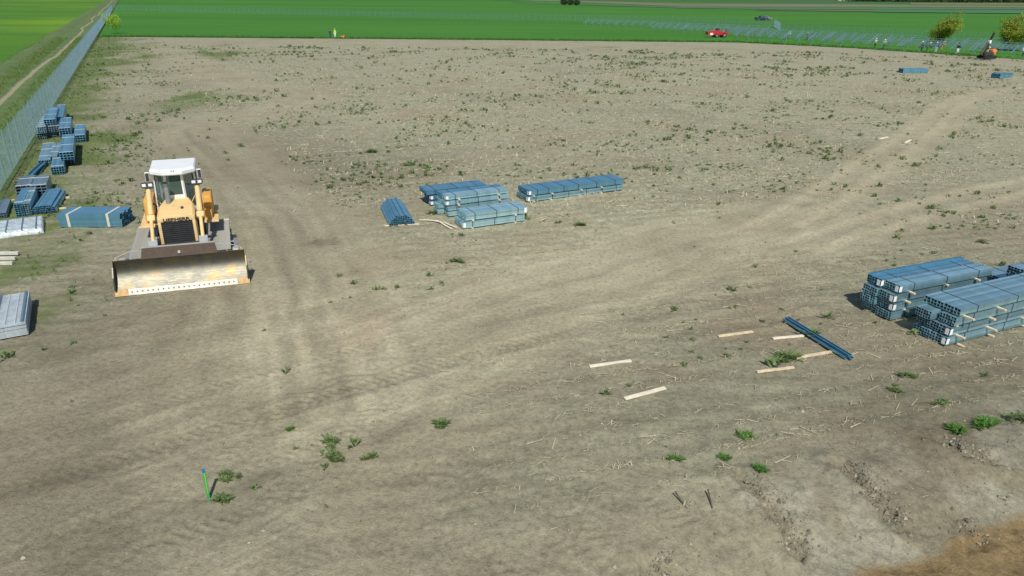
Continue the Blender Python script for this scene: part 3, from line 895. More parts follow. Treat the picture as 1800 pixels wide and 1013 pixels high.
#@@OBJECTS@@
# ------------------------------------------------------------------ fences
def fence_panel_mesh(w, h):
    mb = MB()
    a = 0.105
    r = 0.0015
    def wire(p, q):
        d = Vector(q) - Vector(p)
        if d.length > 0.03: mb.bar(p, q, r * 2, r * 2, up=(0, 1, 0))
    n = int((w + h) / a)
    for i in range(1, n):
        c = i * a
        x0 = max(0.0, c - h); x1 = min(w, c)
        wire((x0, 0, c - x0), (x1, 0, c - x1))
        wire((w - x0, 0, c - x0), (w - x1, 0, c - x1))
    for z in (0.04, h * 0.5, h - 0.02): mb.bar((0, 0.012, z), (w, 0.012, z), 0.006, 0.006)
    return mb.mesh('panel', M['wire'])
def post_mesh(h):
    mb = MB()
    mb.tube((0, 0.035, -0.3), (0, 0.035, h + 0.08), 0.024, n=6)
    return mb.mesh('post', M['rack'])
PANEL_W, PANEL_H = 2.5, 2.2
PM, PO = fence_panel_mesh(PANEL_W, PANEL_H), post_mesh(PANEL_H)
def fence(pts, label, z=0.0):
    a0 = Vector((*pts[0][:2], z))
    root = empty('wire_fence', a0)
    tag(root, label, 'fence', 'wire fences round the site')
    for i in range(len(pts) - 1):
        a, b = Vector((*pts[i][:2], z)), Vector((*pts[i + 1][:2], z))
        n = max(1, round((b - a).length / PANEL_W))
        d = (b - a) / n
        ang = math.atan2(d.y, d.x)
        for k in range(n + (1 if i == len(pts) - 2 else 0)):
            p = a + d * k - a0
            link('post', PO, root, p, (0, 0, ang))
            if k < n:
                o = link('panel', PM, root, p, (0, 0, ang))
                o.scale = (d.length / PANEL_W, 1, 1)
    return root
fence([fence_pt(-18), fence_pt(345)], 'long galvanised wire mesh fence running along the dirt path')
fence([fence_pt(345), at(700, 30.5), at(1000, 37.0), at(1360, 47.5)], 'faint wire fence crossing the green field behind the site', 0.07)
fence([at(1360, 47.5), at(1371, 56), (96, 178), (118, 140)], 'wire fence turning the corner behind the racking rows', 0.07)

# ------------------------------------------------------------------ steel bundles
_tube_cache = {}
def profile_mesh(L, w, h, key):
    k = (round(L, 3), round(w, 3), round(h, 3), key)
    if k not in _tube_cache:
        mb = MB()
        t = min(w, h) * 0.10
        y0, y1, z0, z1 = 0.001, w - 0.001, 0.001, h - 0.001
        dp = min(1.0, L * 0.4)
        for x, xi in ((0, dp), (L, L - dp)):
            o = [(x, y0, z0), (x, y1, z0), (x, y1, z1), (x, y0, z1)]
            i = [(x, y0 + t, z0 + t), (x, y1 - t, z0 + t), (x, y1 - t, z1 - t), (x, y0 + t, z1 - t)]
            q = [(xi, *p[1:]) for p in i]
            mb.add(o + i + q, [(0, 1, 5, 4), (1, 2, 6, 5), (2, 3, 7, 6), (3, 0, 4, 7), (4, 5, 9, 8), (5, 6, 10, 9), (6, 7, 11, 10), (7, 4, 8, 11), (8, 9, 10, 11)])
        mb.add([(0, y0, z0), (0, y1, z0), (0, y1, z1), (0, y0, z1), (L, y0, z0), (L, y1, z0), (L, y1, z1), (L, y0, z1)], [(0, 1, 5, 4), (1, 2, 6, 5), (2, 3, 7, 6), (3, 0, 4, 7)])
        _tube_cache[k] = mb.mesh('profile', M[key])
    return _tube_cache[k]

def strap_mesh(W, Ht, mat, wid=0.03, bot=True, th=0.005):
    mb = MB()
    mb.box((0, W / 2, Ht + th / 2), (wid, W + 2 * th, th))
    mb.box((0, -th / 2, Ht / 2), (wid, th, Ht)).box((0, W + th / 2, Ht / 2), (wid, th, Ht))
    return mb.mesh('strap', mat)

def bundle(loc, a, L, W, Ht, nc, nr, label, group, s=1, mat='steel', straps=(0.15, 0.5, 0.85), smat='strap', swid=0.03, labels=('front',), jit=0.02, name='steel_bundle', cat='steel bundle', tiltx=0.0, mats=None):
    """base corner, direction of the length, width to the left (s=1) or right (s=-1) of it"""
    root = empty(name, loc, a)
    if s < 0: root.location = Vector(loc) + Vector((math.cos(a - PI / 2), math.sin(a - PI / 2), 0)) * W
    root.rotation_euler = (0, tiltx, a)
    tag(root, label, cat, group)
    w, h = W / nc, Ht / nr
    for i in range(nc):
        for j in range(nr):
            mk = mat if mats is None else mats[(i + j) % len(mats)]
            link('profile', profile_mesh(L, w, h, mk), root, (rng.uniform(-jit, jit), i * w, j * h))
    for f in straps:
        link('strap', strap_mesh(W, Ht, M[smat], swid), root, (L * f + rng.uniform(-.03, .03), 0, 0))
    for e in labels:
        mb = MB()
        lw = min(0.16, W * 0.3)
        if e == 'front':        # folded round the near corner of the left end
            mb.box((-jit - 0.006, lw / 2, Ht * 0.5), (0.004, lw * 0.7, Ht * 0.75)).box((0.05, -0.006, Ht * 0.5), (0.12, 0.004, Ht * 0.7))
        else:
            mb.box((L + jit + 0.006, lw / 2, Ht * 0.5), (0.004, lw, Ht * 0.75)).box((L - 0.07, -0.006, Ht * 0.5), (0.13, 0.004, Ht * 0.75))
        mb.build('end_label', M['label'], root)
    return root

def batten(p, a, L, label, group, sec=(0.08, 0.05), mat='timber', name='timber_batten', cat='timber', rz=0.0):
    mb = MB().cbox((L / 2, 0, sec[1] / 2), (L, sec[0], sec[1]), 0.006)
    o = mb.build(name, M[mat], None, p, (0, 0, a))
    return tag(o, label, cat, group)

ORD = ['lowest', 'second lowest', 'third', 'fourth']
def stack(corner, a, layers, where, group, bat_len, bat_at, mat='steel', bat_label=None, out=0.16):
    """layers: list of (z gap, [(du, dv, L, W, H, nc, nr, extra label, kwargs)...])"""
    u = Vector((math.cos(a), math.sin(a), 0)); v = Vector((-u.y, u.x, 0))
    z = 0.0
    c = Vector((corner[0], corner[1], 0))
    for li, row in enumerate(layers):
        for bi, (f, o_) in enumerate(bat_at[li % len(bat_at)]):
            batten(c + u * (f + rng.uniform(-.05, .05)) - v * (out * o_) + Vector((0, 0, z)), a + PI / 2 + rng.normal(0, 0.03), bat_len + out * o_, f"{['first', 'second', 'third', 'fourth'][bi]} timber batten from the left under the {['bottom', 'second', 'third', 'top'][li]} layer of the {group}", group + ' battens')
        z += 0.05
        for (du, dv, L, W, Ht, nc, nr, lab, kw) in row:
            k = dict(mat=mat); k.update(kw)
            bundle(c + u * du + v * dv + Vector((0, 0, z)), a, L, W, Ht, nc, nr, lab, group, **k)
        z += max(r[4] for r in row)
    return z

D = math.radians
# right, rear stack: four layers of paired bundles
lay = []
for li in range(4):
    o1 = [0.0, 0.03, -0.03, 0.12][li]; o2 = [0.05, -0.12, -0.1, 0.02][li]
    nm = ['bottom', 'second', 'third', 'top'][li]
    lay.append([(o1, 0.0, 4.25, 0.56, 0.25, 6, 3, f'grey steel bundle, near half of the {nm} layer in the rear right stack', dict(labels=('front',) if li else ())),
                (o2, 0.60, 4.25, 0.54, 0.25 if li < 3 else 0.25, 6, 3, f'grey steel bundle, far half of the {nm} layer in the rear right stack', dict(labels=('front',) if li in (3,) else (), mat='steel' if li < 3 else 'steel_sky_blue'))])
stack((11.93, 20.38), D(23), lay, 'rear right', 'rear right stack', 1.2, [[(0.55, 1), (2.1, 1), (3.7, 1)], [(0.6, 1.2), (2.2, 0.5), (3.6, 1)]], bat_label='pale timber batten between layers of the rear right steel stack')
u = Vector((math.cos(D(23)), math.sin(D(23)), 0)); v = Vector((-u.y, u.x, 0))
# loose blue channel lying on the rear stack
mb = MB().box((2.1, 0.05, 0.004), (4.3, 0.11, 0.006)).box((2.1, 0, 0.03), (4.3, 0.006, 0.055)).box((2.1, 0.103, 0.03), (4.3, 0.006, 0.055))
o = mb.build('steel_channel', M['steel_sky_blue'], None, Vector((11.93, 20.38, 1.203)) + u * 0.05 + v * 1.0, (0, 0, D(23)))
tag(o, 'single blue steel channel lying on top of the rear right stack', 'steel channel')
# right, front stack
lay = [[(0.0, 0, 5.2, 1.1, 0.25, 12, 3, 'wide steel bundle at the bottom of the front right stack', dict(labels=('front',)))],
       [(0.05, 0, 5.2, 1.1, 0.25, 12, 3, 'wide steel bundle in the second layer of the front right stack', dict(labels=('front',), mats=['steel', 'steel_dark']))],
       [(0.16, 0.0, 5.2, 0.5, 0.26, 6, 3, 'narrow steel bundle, near half of the third layer in the front right stack', dict(labels=(), mat='steel')),
        (-0.12, 0.58, 5.2, 0.5, 0.26, 6, 3, 'narrow steel bundle, far half of the third layer in the front right stack', dict(labels=(), mat='steel'))],
       [(0.28, 0, 5.2, 1.18, 0.2, 11, 2, 'wide steel bundle on top of the front right stack', dict(labels=(), mat='steel'))]]
stack((12.72, 18.64), D(24.5), lay, 'front right', 'front right stack', 1.15, [[(0.45, 1.6), (2.0, 1.0), (3.6, 1)], [(0.35, 1.6), (1.8, 1.8), (3.4, 1)], [(0.30, 0.0), (1.75, 1.0), (3.4, 1)], [(0.5, 2.0), (1.95, 1.6), (3.4, 1)]], bat_label='pale timber batten sticking out of the front right steel stack')
# behind them at the frame edge
c1 = at(1741, 488)
lay = [[(0, 0, 5, 0.9, 0.25, 9, 3, 'lower steel bundle of the low stack behind the right hand stacks', dict(labels=()))],
       [(0.05, 0, 5, 0.9, 0.25, 9, 3, 'upper steel bundle of the low stack behind the right hand stacks', dict(labels=()))]]
stack((16.75, 22.6), D(22), lay, 'low', 'low right stack', 0.95, [[(0.6, .6), (3.5, .6)]], bat_label='pale timber batten under the low stack at the right edge')
cc = at(1773, 466, 1.2); cn = Vector((cc[0], cc[1], 0)) - Vector((math.cos(D(113)), math.sin(D(113)), 0)) * 1.0
lay = [[(0, 0, 4, 1.0, 0.25, 10, 3, f'steel bundle in the {nm} layer of the tall stack at the right edge', dict(labels=()))] for nm in ('bottom', 'second', 'third', 'top')]
stack((cn.x, cn.y), D(23), lay, 'tall', 'tall right edge stack', 1.05, [[(0.6, .6), (3.2, .6)]], bat_label='pale timber batten in the tall stack at the right edge')

# middle: four-layer stack, two-layer stack in front, three-layer stack behind, long stack to the right
LBL = ('front',)
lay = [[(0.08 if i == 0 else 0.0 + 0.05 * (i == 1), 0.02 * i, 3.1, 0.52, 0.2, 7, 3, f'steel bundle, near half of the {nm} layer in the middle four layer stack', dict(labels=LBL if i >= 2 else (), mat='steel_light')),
        (-0.22 if i < 2 else -0.05, 0.55, 3.1, 0.5, 0.2, 7, 3, f'steel bundle, far half of the {nm} layer in the middle four layer stack', dict(labels=(), mat='steel_sky_blue' if i == 3 else 'steel_light'))] for i, nm in enumerate(('bottom', 'second', 'third', 'top'))]
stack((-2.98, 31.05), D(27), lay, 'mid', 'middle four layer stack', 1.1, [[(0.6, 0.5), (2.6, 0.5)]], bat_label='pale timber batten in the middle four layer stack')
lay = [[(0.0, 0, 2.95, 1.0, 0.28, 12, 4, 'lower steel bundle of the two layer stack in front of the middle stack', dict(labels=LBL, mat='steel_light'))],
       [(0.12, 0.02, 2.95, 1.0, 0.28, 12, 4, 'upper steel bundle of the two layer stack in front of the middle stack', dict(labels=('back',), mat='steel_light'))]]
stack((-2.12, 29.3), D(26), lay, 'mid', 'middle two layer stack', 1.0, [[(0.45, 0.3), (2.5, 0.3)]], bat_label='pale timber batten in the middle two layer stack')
b2 = at(758, 363)
lay = [[(0.0 if i < 2 else -0.22, 0, 3.1, 1.0, 0.21, 10, 3, f'{nm} bluish steel bundle of the stack behind the middle stack', dict(labels=LBL if i < 2 else (), mat='steel_sky_blue'))] for i, nm in enumerate(('bottom', 'middle', 'top'))]
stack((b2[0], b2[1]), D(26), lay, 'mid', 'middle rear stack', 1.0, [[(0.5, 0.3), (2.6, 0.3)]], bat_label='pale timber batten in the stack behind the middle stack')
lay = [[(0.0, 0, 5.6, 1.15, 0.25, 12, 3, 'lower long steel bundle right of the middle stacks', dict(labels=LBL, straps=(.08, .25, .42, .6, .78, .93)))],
       [(0.06, 0, 5.6, 1.15, 0.25, 12, 3, 'upper long steel bundle right of the middle stacks', dict(labels=LBL, mat='steel_sky_blue', straps=(.08, .2, .35, .5, .7, .9)))]]
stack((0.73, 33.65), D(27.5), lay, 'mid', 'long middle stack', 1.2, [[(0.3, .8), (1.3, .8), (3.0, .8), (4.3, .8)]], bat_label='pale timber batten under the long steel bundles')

def heap(loc, a, L, rows, w, h, label, group=None, mat='steel_sky_blue', s=-1, name='steel_heap'):
    root = empty(name, loc, a)
    tag(root, label, 'steel heap', group)
    for j, n in enumerate(rows):
        x0 = (rows[0] - n) * w / 2
        for i in range(n):
            o = link('profile', profile_mesh(L, w, h, mat), root, (rng.uniform(-.06, .06), s * (x0 + i * w + rng.uniform(-.01, .01)) - (w if s < 0 else 0), 0.05 + j * h * 0.93))
            o.rotation_euler = (rng.uniform(-0.25, 0.25), 0, rng.uniform(-.008, .008))
    return root
p = at(684, 399)
heap((p[0], p[1], 0), D(107), 3.0, (11, 10, 9, 7, 5), 0.1, 0.085, 'trapezoid heap of blue steel profiles left of the middle stacks', mat='steel_sky_blue')
q = at(676, 398); batten((q[0], q[1], 0.0), D(12), 1.5, 'pale timber batten under the blue profile heap', None)
# broken laths on the soil
for k, (p0, p1, lb) in enumerate((((737, 388), (778, 392), 'thin pale broken lath lying left of the two layer stack'), ((765, 389), (795, 404), 'split pale lath end lying by the two layer stack'), ((778, 392), (802, 402), 'short pale lath splinter at the corner of the two layer stack'))):
    a_, b_ = at(*p0), at(*p1)
    mb = MB(); n = 6
    for i in range(n):
        f0, f1 = i / n, (i + 1) / n
        q0 = a_ + (b_ - a_) * f0; q1 = a_ + (b_ - a_) * f1
        z0, z1 = 0.04 + 0.03 * math.sin(f0 * 3), 0.04 + 0.03 * math.sin(f1 * 3)
        wv = 0.05 * math.sin(f0 * 5 + k), 0.05 * math.sin(f1 * 5 + k)
        mb.bar((q0[0] - a_[0] + wv[0], q0[1] - a_[1], z0), (q1[0] - a_[0] + wv[1], q1[1] - a_[1], z1), 0.09, 0.02)
    tag(mb.build('broken_lath', M['timber_pale'], None, (a_[0], a_[1], 0)), lb, 'lath', 'broken laths by the middle stacks')

# far bundles on the field
for (pa, pb, lab) in (((1587, 129), (1631, 129), 'long blue steel bundle lying far off near the workers'), ((1757, 138.5), (1779, 136.5), 'short blue steel bundle lying far off by the right edge')):
    a_, b_ = at(*pa), at(*pb)
    L = float(np.hypot(*(b_ - a_)[:2])); ang = math.atan2(b_[1] - a_[1], b_[0] - a_[0])
    bundle((a_[0], a_[1], 0.02), ang, L, 1.1, 0.55, 6, 3, lab, 'far steel bundles', mat='steel_sky_blue', straps=(0.3, 0.7), labels=())

# loose blue channels on two boards, and boards on the soil
a_, b_ = np.array([8.50, 20.25]), np.array([9.36, 17.72])
L = float(np.hypot(*(b_ - a_))); ang = math.atan2(b_[1] - a_[1], b_[0] - a_[0])
root = empty('channel_pair', (a_[0], a_[1], 0.07), ang)
tag(root, 'blue steel channels lying across two short boards in front of the right stacks', 'steel channel')
for k, (dy, dx, zz) in enumerate(((0.0, 0.0, 0.0), (0.115, 0.09, 0.0), (0.05, 0.05, 0.075))):
    mb = MB().box((L / 2, 0.05, 0.004), (L, 0.1, 0.006)).box((L / 2, 0.003, 0.034), (L, 0.006, 0.06)).box((L / 2, 0.097, 0.034), (L, 0.006, 0.06)).box((L / 2, 0.016, 0.062), (L, 0.02, 0.005)).box((L / 2, 0.084, 0.062), (L, 0.02, 0.005))
    mb.build('channel', M['steel_sky_blue'], root, (dx, dy, zz), (0.1 * k, 0, 0.006 * k))
BO = [((1036, 646), (1109, 636), 'timber_pale', 'bleached board lying alone, leftmost of the boards on the soil', 0.10), ((1098, 703), (1169, 684), 'timber_pale', 'bleached board lying nearest the camera of all the boards', 0.11),
      ((1262, 593), (1323, 585), 'timber', 'pale board lying left of the blue channels, farthest from the camera', 0.10), ((1358, 597), (1412, 592), 'timber_pale', 'short board poking out under the rear of the blue channels', 0.09),
      ((1397, 631), (1462, 620), 'timber', 'yellowish board poking out under the front of the blue channels', 0.10), ((1330, 656), (1395, 648), 'timber', 'weathered brown ended board in front of the blue channels', 0.09)]
for p0, p1, mt, lb, wd in BO:
    a_, b_ = at(*p0), at(*p1)
    batten((a_[0], a_[1], float(ground_at(a_[0], a_[1])[0]) * 0.5 + 0.012), math.atan2(b_[1] - a_[1], b_[0] - a_[0]), float(np.hypot(*(b_ - a_)[:2])), lb, 'boards on the soil', (wd, 0.05), mt, 'board', 'board')
for p0, p1, lb in (((1546, 245), (1560, 242), 'tiny white board far off beside the wheel track'), ((1592, 252), (1600, 247), 'tiny white board far off between the two wheel tracks')):
    a_, b_ = at(*p0), at(*p1)
    batten((a_[0], a_[1], 0.0), math.atan2(b_[1] - a_[1], b_[0] - a_[0]), float(np.hypot(*(b_ - a_)[:2])), lb, 'boards on the soil', (0.18, 0.06), 'timber_pale', 'board', 'board')

# left: bundles piled along the fence
GL = 'bundles piled along the fence'
LD = D(119)
def lb_(px, z, W, L, z0, lab, nc=4, nr=3, mat='steel', st=(0.06, 0.35, 0.65), a=LD, **kw):
    c = at(*px, z)
    return bundle((c[0], c[1], z0), a, L, W, z - z0, nc, nr, lab, GL, s=-1, mat=mat, straps=st, smat='strap_pale', swid=0.10, labels=(), **kw)
lb_((103.6, 268.8), .88, .68, 6.2, 0.46, 'upper blue steel bundle of the tall pair nearest the open field', mat='steel_sky_blue', st=(0.02, 0.4, 0.8))
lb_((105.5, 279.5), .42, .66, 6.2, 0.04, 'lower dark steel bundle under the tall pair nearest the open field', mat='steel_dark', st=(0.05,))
lb_((129.8, 238.4), .5, .62, 4.6, 0.03, 'separate blue steel bundle at the right of the pile along the fence', mat='steel_sky_blue', st=(0.02, .5, .97))
lb_((102.9, 226), .9, .66, 4.8, 0.47, 'blue steel bundle raised in the middle of the pile along the fence', mat='steel_sky_blue', st=(.02, .5, .97))
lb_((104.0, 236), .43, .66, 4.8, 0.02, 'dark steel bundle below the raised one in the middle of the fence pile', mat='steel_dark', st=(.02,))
lb_((76, 210.8), 1.2, .68, 6.4, 0.8, 'highest blue steel bundle at the back left of the fence pile', mat='steel_sky_blue', st=(0.02, .4, .8))
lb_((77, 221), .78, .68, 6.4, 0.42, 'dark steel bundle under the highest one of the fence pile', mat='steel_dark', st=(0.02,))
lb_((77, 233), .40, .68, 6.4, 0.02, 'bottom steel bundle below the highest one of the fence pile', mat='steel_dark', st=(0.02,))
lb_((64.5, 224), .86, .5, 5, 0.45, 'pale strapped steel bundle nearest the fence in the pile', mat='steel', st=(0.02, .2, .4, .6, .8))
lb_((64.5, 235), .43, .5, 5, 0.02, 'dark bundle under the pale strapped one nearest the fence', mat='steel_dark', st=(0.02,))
lb_((95, 206), 1.0, .55, 6.6, 0.5, 'narrow blue steel bundle at the far end of the fence pile', mat='steel_sky_blue', st=(.97,))
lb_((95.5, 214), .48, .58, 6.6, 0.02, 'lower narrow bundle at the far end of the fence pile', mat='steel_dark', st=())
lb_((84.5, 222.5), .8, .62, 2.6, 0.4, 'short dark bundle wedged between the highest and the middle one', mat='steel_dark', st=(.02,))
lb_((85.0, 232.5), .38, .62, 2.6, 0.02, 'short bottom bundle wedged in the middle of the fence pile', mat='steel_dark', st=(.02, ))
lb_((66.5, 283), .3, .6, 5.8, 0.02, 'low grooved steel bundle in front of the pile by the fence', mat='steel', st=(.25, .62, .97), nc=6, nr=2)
lb_((88.5, 295), .42, .62, 2.9, 0.03, 'small rounded blue bundle in front of the tall pair', mat='steel_sky_blue', st=(.12, .9), nc=5)
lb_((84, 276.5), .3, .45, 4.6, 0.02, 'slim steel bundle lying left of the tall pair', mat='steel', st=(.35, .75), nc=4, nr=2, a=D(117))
# crooked channels
for (pa, pb, zz, lab) in (((57, 306), (84, 281), .25, 'crooked steel channel lying askew in front of the fence pile'), ((70, 303), (88, 278), .12, 'dark steel channel half under the crooked one by the fence pile')):
    a_, b_ = at(*pa, zz), at(*pb, zz)
    L = float(np.hypot(*(b_ - a_)[:2])); ang = math.atan2(b_[1] - a_[1], b_[0] - a_[0])
    mb = MB().box((L / 2, 0.1, 0.005), (L, 0.22, 0.008)).box((L / 2, -0.01, 0.06), (L, 0.008, 0.12)).box((L / 2, 0.21, 0.06), (L, 0.008, 0.12))
    tag(mb.build('steel_channel', M['steel_sky_blue'], None, (a_[0], a_[1], zz - 0.1), (0.2, 0.0, ang)), lab, 'steel channel')
    batten((a_[0], a_[1], 0.0), 0.2, 0.5, 'short timber block under the crooked channels by the fence pile', None) if zz > .2 else None
# two wide bundles side by side, box bundle, rounded heap
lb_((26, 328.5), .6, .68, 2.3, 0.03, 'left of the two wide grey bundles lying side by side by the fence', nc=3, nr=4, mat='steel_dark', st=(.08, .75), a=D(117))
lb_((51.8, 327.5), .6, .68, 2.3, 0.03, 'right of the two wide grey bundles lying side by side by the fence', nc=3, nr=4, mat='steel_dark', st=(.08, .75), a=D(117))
lb_((23.4, 359.8), .6, .33, 3.2, 0.03, 'blue left half of the box shaped bundle behind the film wrapped pack', nc=3, nr=6, mat='steel_sky_blue', st=(.12, ), a=D(117))
lb_((37.2, 358.8), .57, .31, 3.2, 0.03, 'grey right half of the box shaped bundle behind the film wrapped pack', nc=3, nr=6, mat='steel', st=(.2, .75), a=D(117))
p = at(57, 378.5); heap((p[0], p[1], 0), D(113), 3.3, (9, 9, 8, 6), 0.105, 0.085, 'low rounded heap of blue profiles beside the box shaped bundle', mat='steel_sky_blue')
lb_((-9, 376), .25, .4, 2.6, 0.04, 'dark bluish profile bundle cut by the left frame edge', nc=4, nr=2, mat='steel_dark', st=())
for (p0, p1, lb) in (((104, 350), (123, 348.5), 'timber batten sticking out behind the rounded profile heap'), ((96, 369.5), (117, 367), 'timber batten sticking out in front of the rounded profile heap'), ((4, 381), (14, 378.5), 'short timber end below the bundle at the left frame edge'), ((18, 355.5), (26, 353), 'short timber end beside the box shaped bundle')):
    a_, b_ = at(*p0), at(*p1)
    batten((a_[0], a_[1], 0.0), math.atan2(b_[1] - a_[1], b_[0] - a_[0]), float(np.hypot(*(b_ - a_)[:2])), lb, 'battens under the fence side bundles', (0.1, 0.08))
# strapped box bundle beside the dozer: formed sheets, front to the camera
c = at(104.5, 400.5)
bundle((c[0], c[1], 0.03), D(3), 2.62, 1.15, 0.56, 5, 7, 'blue sheet steel bundle with two pale straps left of the bulldozer', GL, mat='steel_sky_blue', straps=(0.17, 0.79), smat='strap_pale', swid=0.11, labels=(), jit=0.05)

# welded mesh panels in a stack at the left edge
def grid_panel(L, W, du, dv, r, folds):
    mb = MB()
    def zf(x):
        return sum(0.03 * max(0, 1 - abs(x - f) / 0.07) for f in folds)
    for x in np.arange(0, L + 1e-6, du): mb.bar((x, 0, 0), (x, W, 0), r, r)
    for y in np.arange(0, W + 1e-6, dv):
        mb.bar((0, y, r), (L, y, r), r, r)
    return mb.mesh('mesh_panel', M['silver'])
c = at(50, 590)
root = empty('mesh_panel_stack', (c[0], c[1], 0.0), D(120))
tag(root, 'stack of silvery welded fence mesh panels at the left edge', 'mesh panels')
gm = grid_panel(2.55, 2.3, 0.085, 0.25, 0.016, ())
for k in range(15):
    link('mesh_panel', gm, root, (rng.uniform(-.02, .02), rng.uniform(-.02, .02), 0.06 + k * 0.028))
for y0, w_ in ((0.02, 0.09), (0.70, 0.09), (1.35, 0.09), (2.0, 0.09)):
    mb = MB()
    mb.prism([(y0, 0.48), (y0 + w_ * .3, 0.505), (y0 + w_ * .7, 0.505), (y0 + w_, 0.48)], 0, 2.55)
    mb.build('fold', M['steel_dark'], root)
sk = MB().box((1.27, 0.012, 0.25), (2.55, 0.008, 0.43)).box((1.27, 1.15, 0.05), (2.5, 2.25, 0.04))
sk.build('side_frame', M['steel_dark'], root)

# film wrapped pack and pale beams at the left edge
c = at(78, 410)
root = empty('wrapped_pack', (c[0], c[1], 0), D(121))
tag(root, 'low pack wrapped in crumpled clear film at the left edge', 'wrapped pack')
L_, W_ = 2.0, 2.6
nx_, ny_ = 40, 50
X, Y = np.meshgrid(np.linspace(0, 1, nx_), np.linspace(0, 1, ny_))
edge = np.minimum.reduce([X * L_, (1 - X) * L_, Y * W_, (1 - Y) * W_])
zz = 0.26 * sstep(0, 0.05, edge) + fbm(X * L_, Y * W_, 0.35, 3, 301) * 0.03 * sstep(0.02, .1, edge)
sx = X * L_; sy = Y * W_
ixx = np.arange(nx_ * ny_).reshape(ny_, nx_)
Fq = np.stack([ixx[:-1, :-1], ixx[:-1, 1:], ixx[1:, 1:], ixx[1:, :-1]], -1).reshape(-1, 4)
link('film', np_mesh('film', np.stack([sx.ravel(), sy.ravel(), zz.ravel()], -1), Fq, M['film']), root)
for f in (0.25, 0.75, 1.3, 1.9):
    MB().box((L_ / 2, f, 0.27), (L_, 0.05, 0.02)).build('strap', M['steel_dark'], root)
for k, (y0, xr) in enumerate(((449.5, 34), (458.5, 29), (467, 24))):
    a_, b_ = at(-60, y0 + 1), at(xr, y0)
    o = MB().cbox((float(np.hypot(*(b_ - a_)[:2])) / 2, 0, 0.1), (float(np.hypot(*(b_ - a_)[:2])), 0.13, 0.12), 0.01).build('pale_beam', M['strap_pale'], None, (a_[0], a_[1], 0), (0, 0, math.atan2(b_[1] - a_[1], b_[0] - a_[0])))
    tag(o, ['rearmost', 'middle', 'front'][k] + ' of the three pale beams at the left edge', 'beam', 'pale beams at the left edge')

# ------------------------------------------------------------------ green marker stake
c = at(367, 876)
root = empty('marker_stake', (c[0], c[1], 0))
tag(root, 'green painted marker stake standing in the soil', 'stake')
MB().cbox((0, 0, 0.29), (0.055, 0.055, 0.74), 0.008, Matrix.Rotation(0.5, 3, 'Z')).build('post', M['green_paint'], root)
MB().box((0.004, -0.0, 0.38), (0.02, 0.062, 0.5), Matrix.Rotation(0.5, 3, 'Z')).build('lime_stripe', M['lime'], root)
MB().cbox((0, 0, 0.675), (0.062, 0.062, 0.07), 0.008, Matrix.Rotation(0.5, 3, 'Z')).build('blue_tip', M['blue_paint'], root)

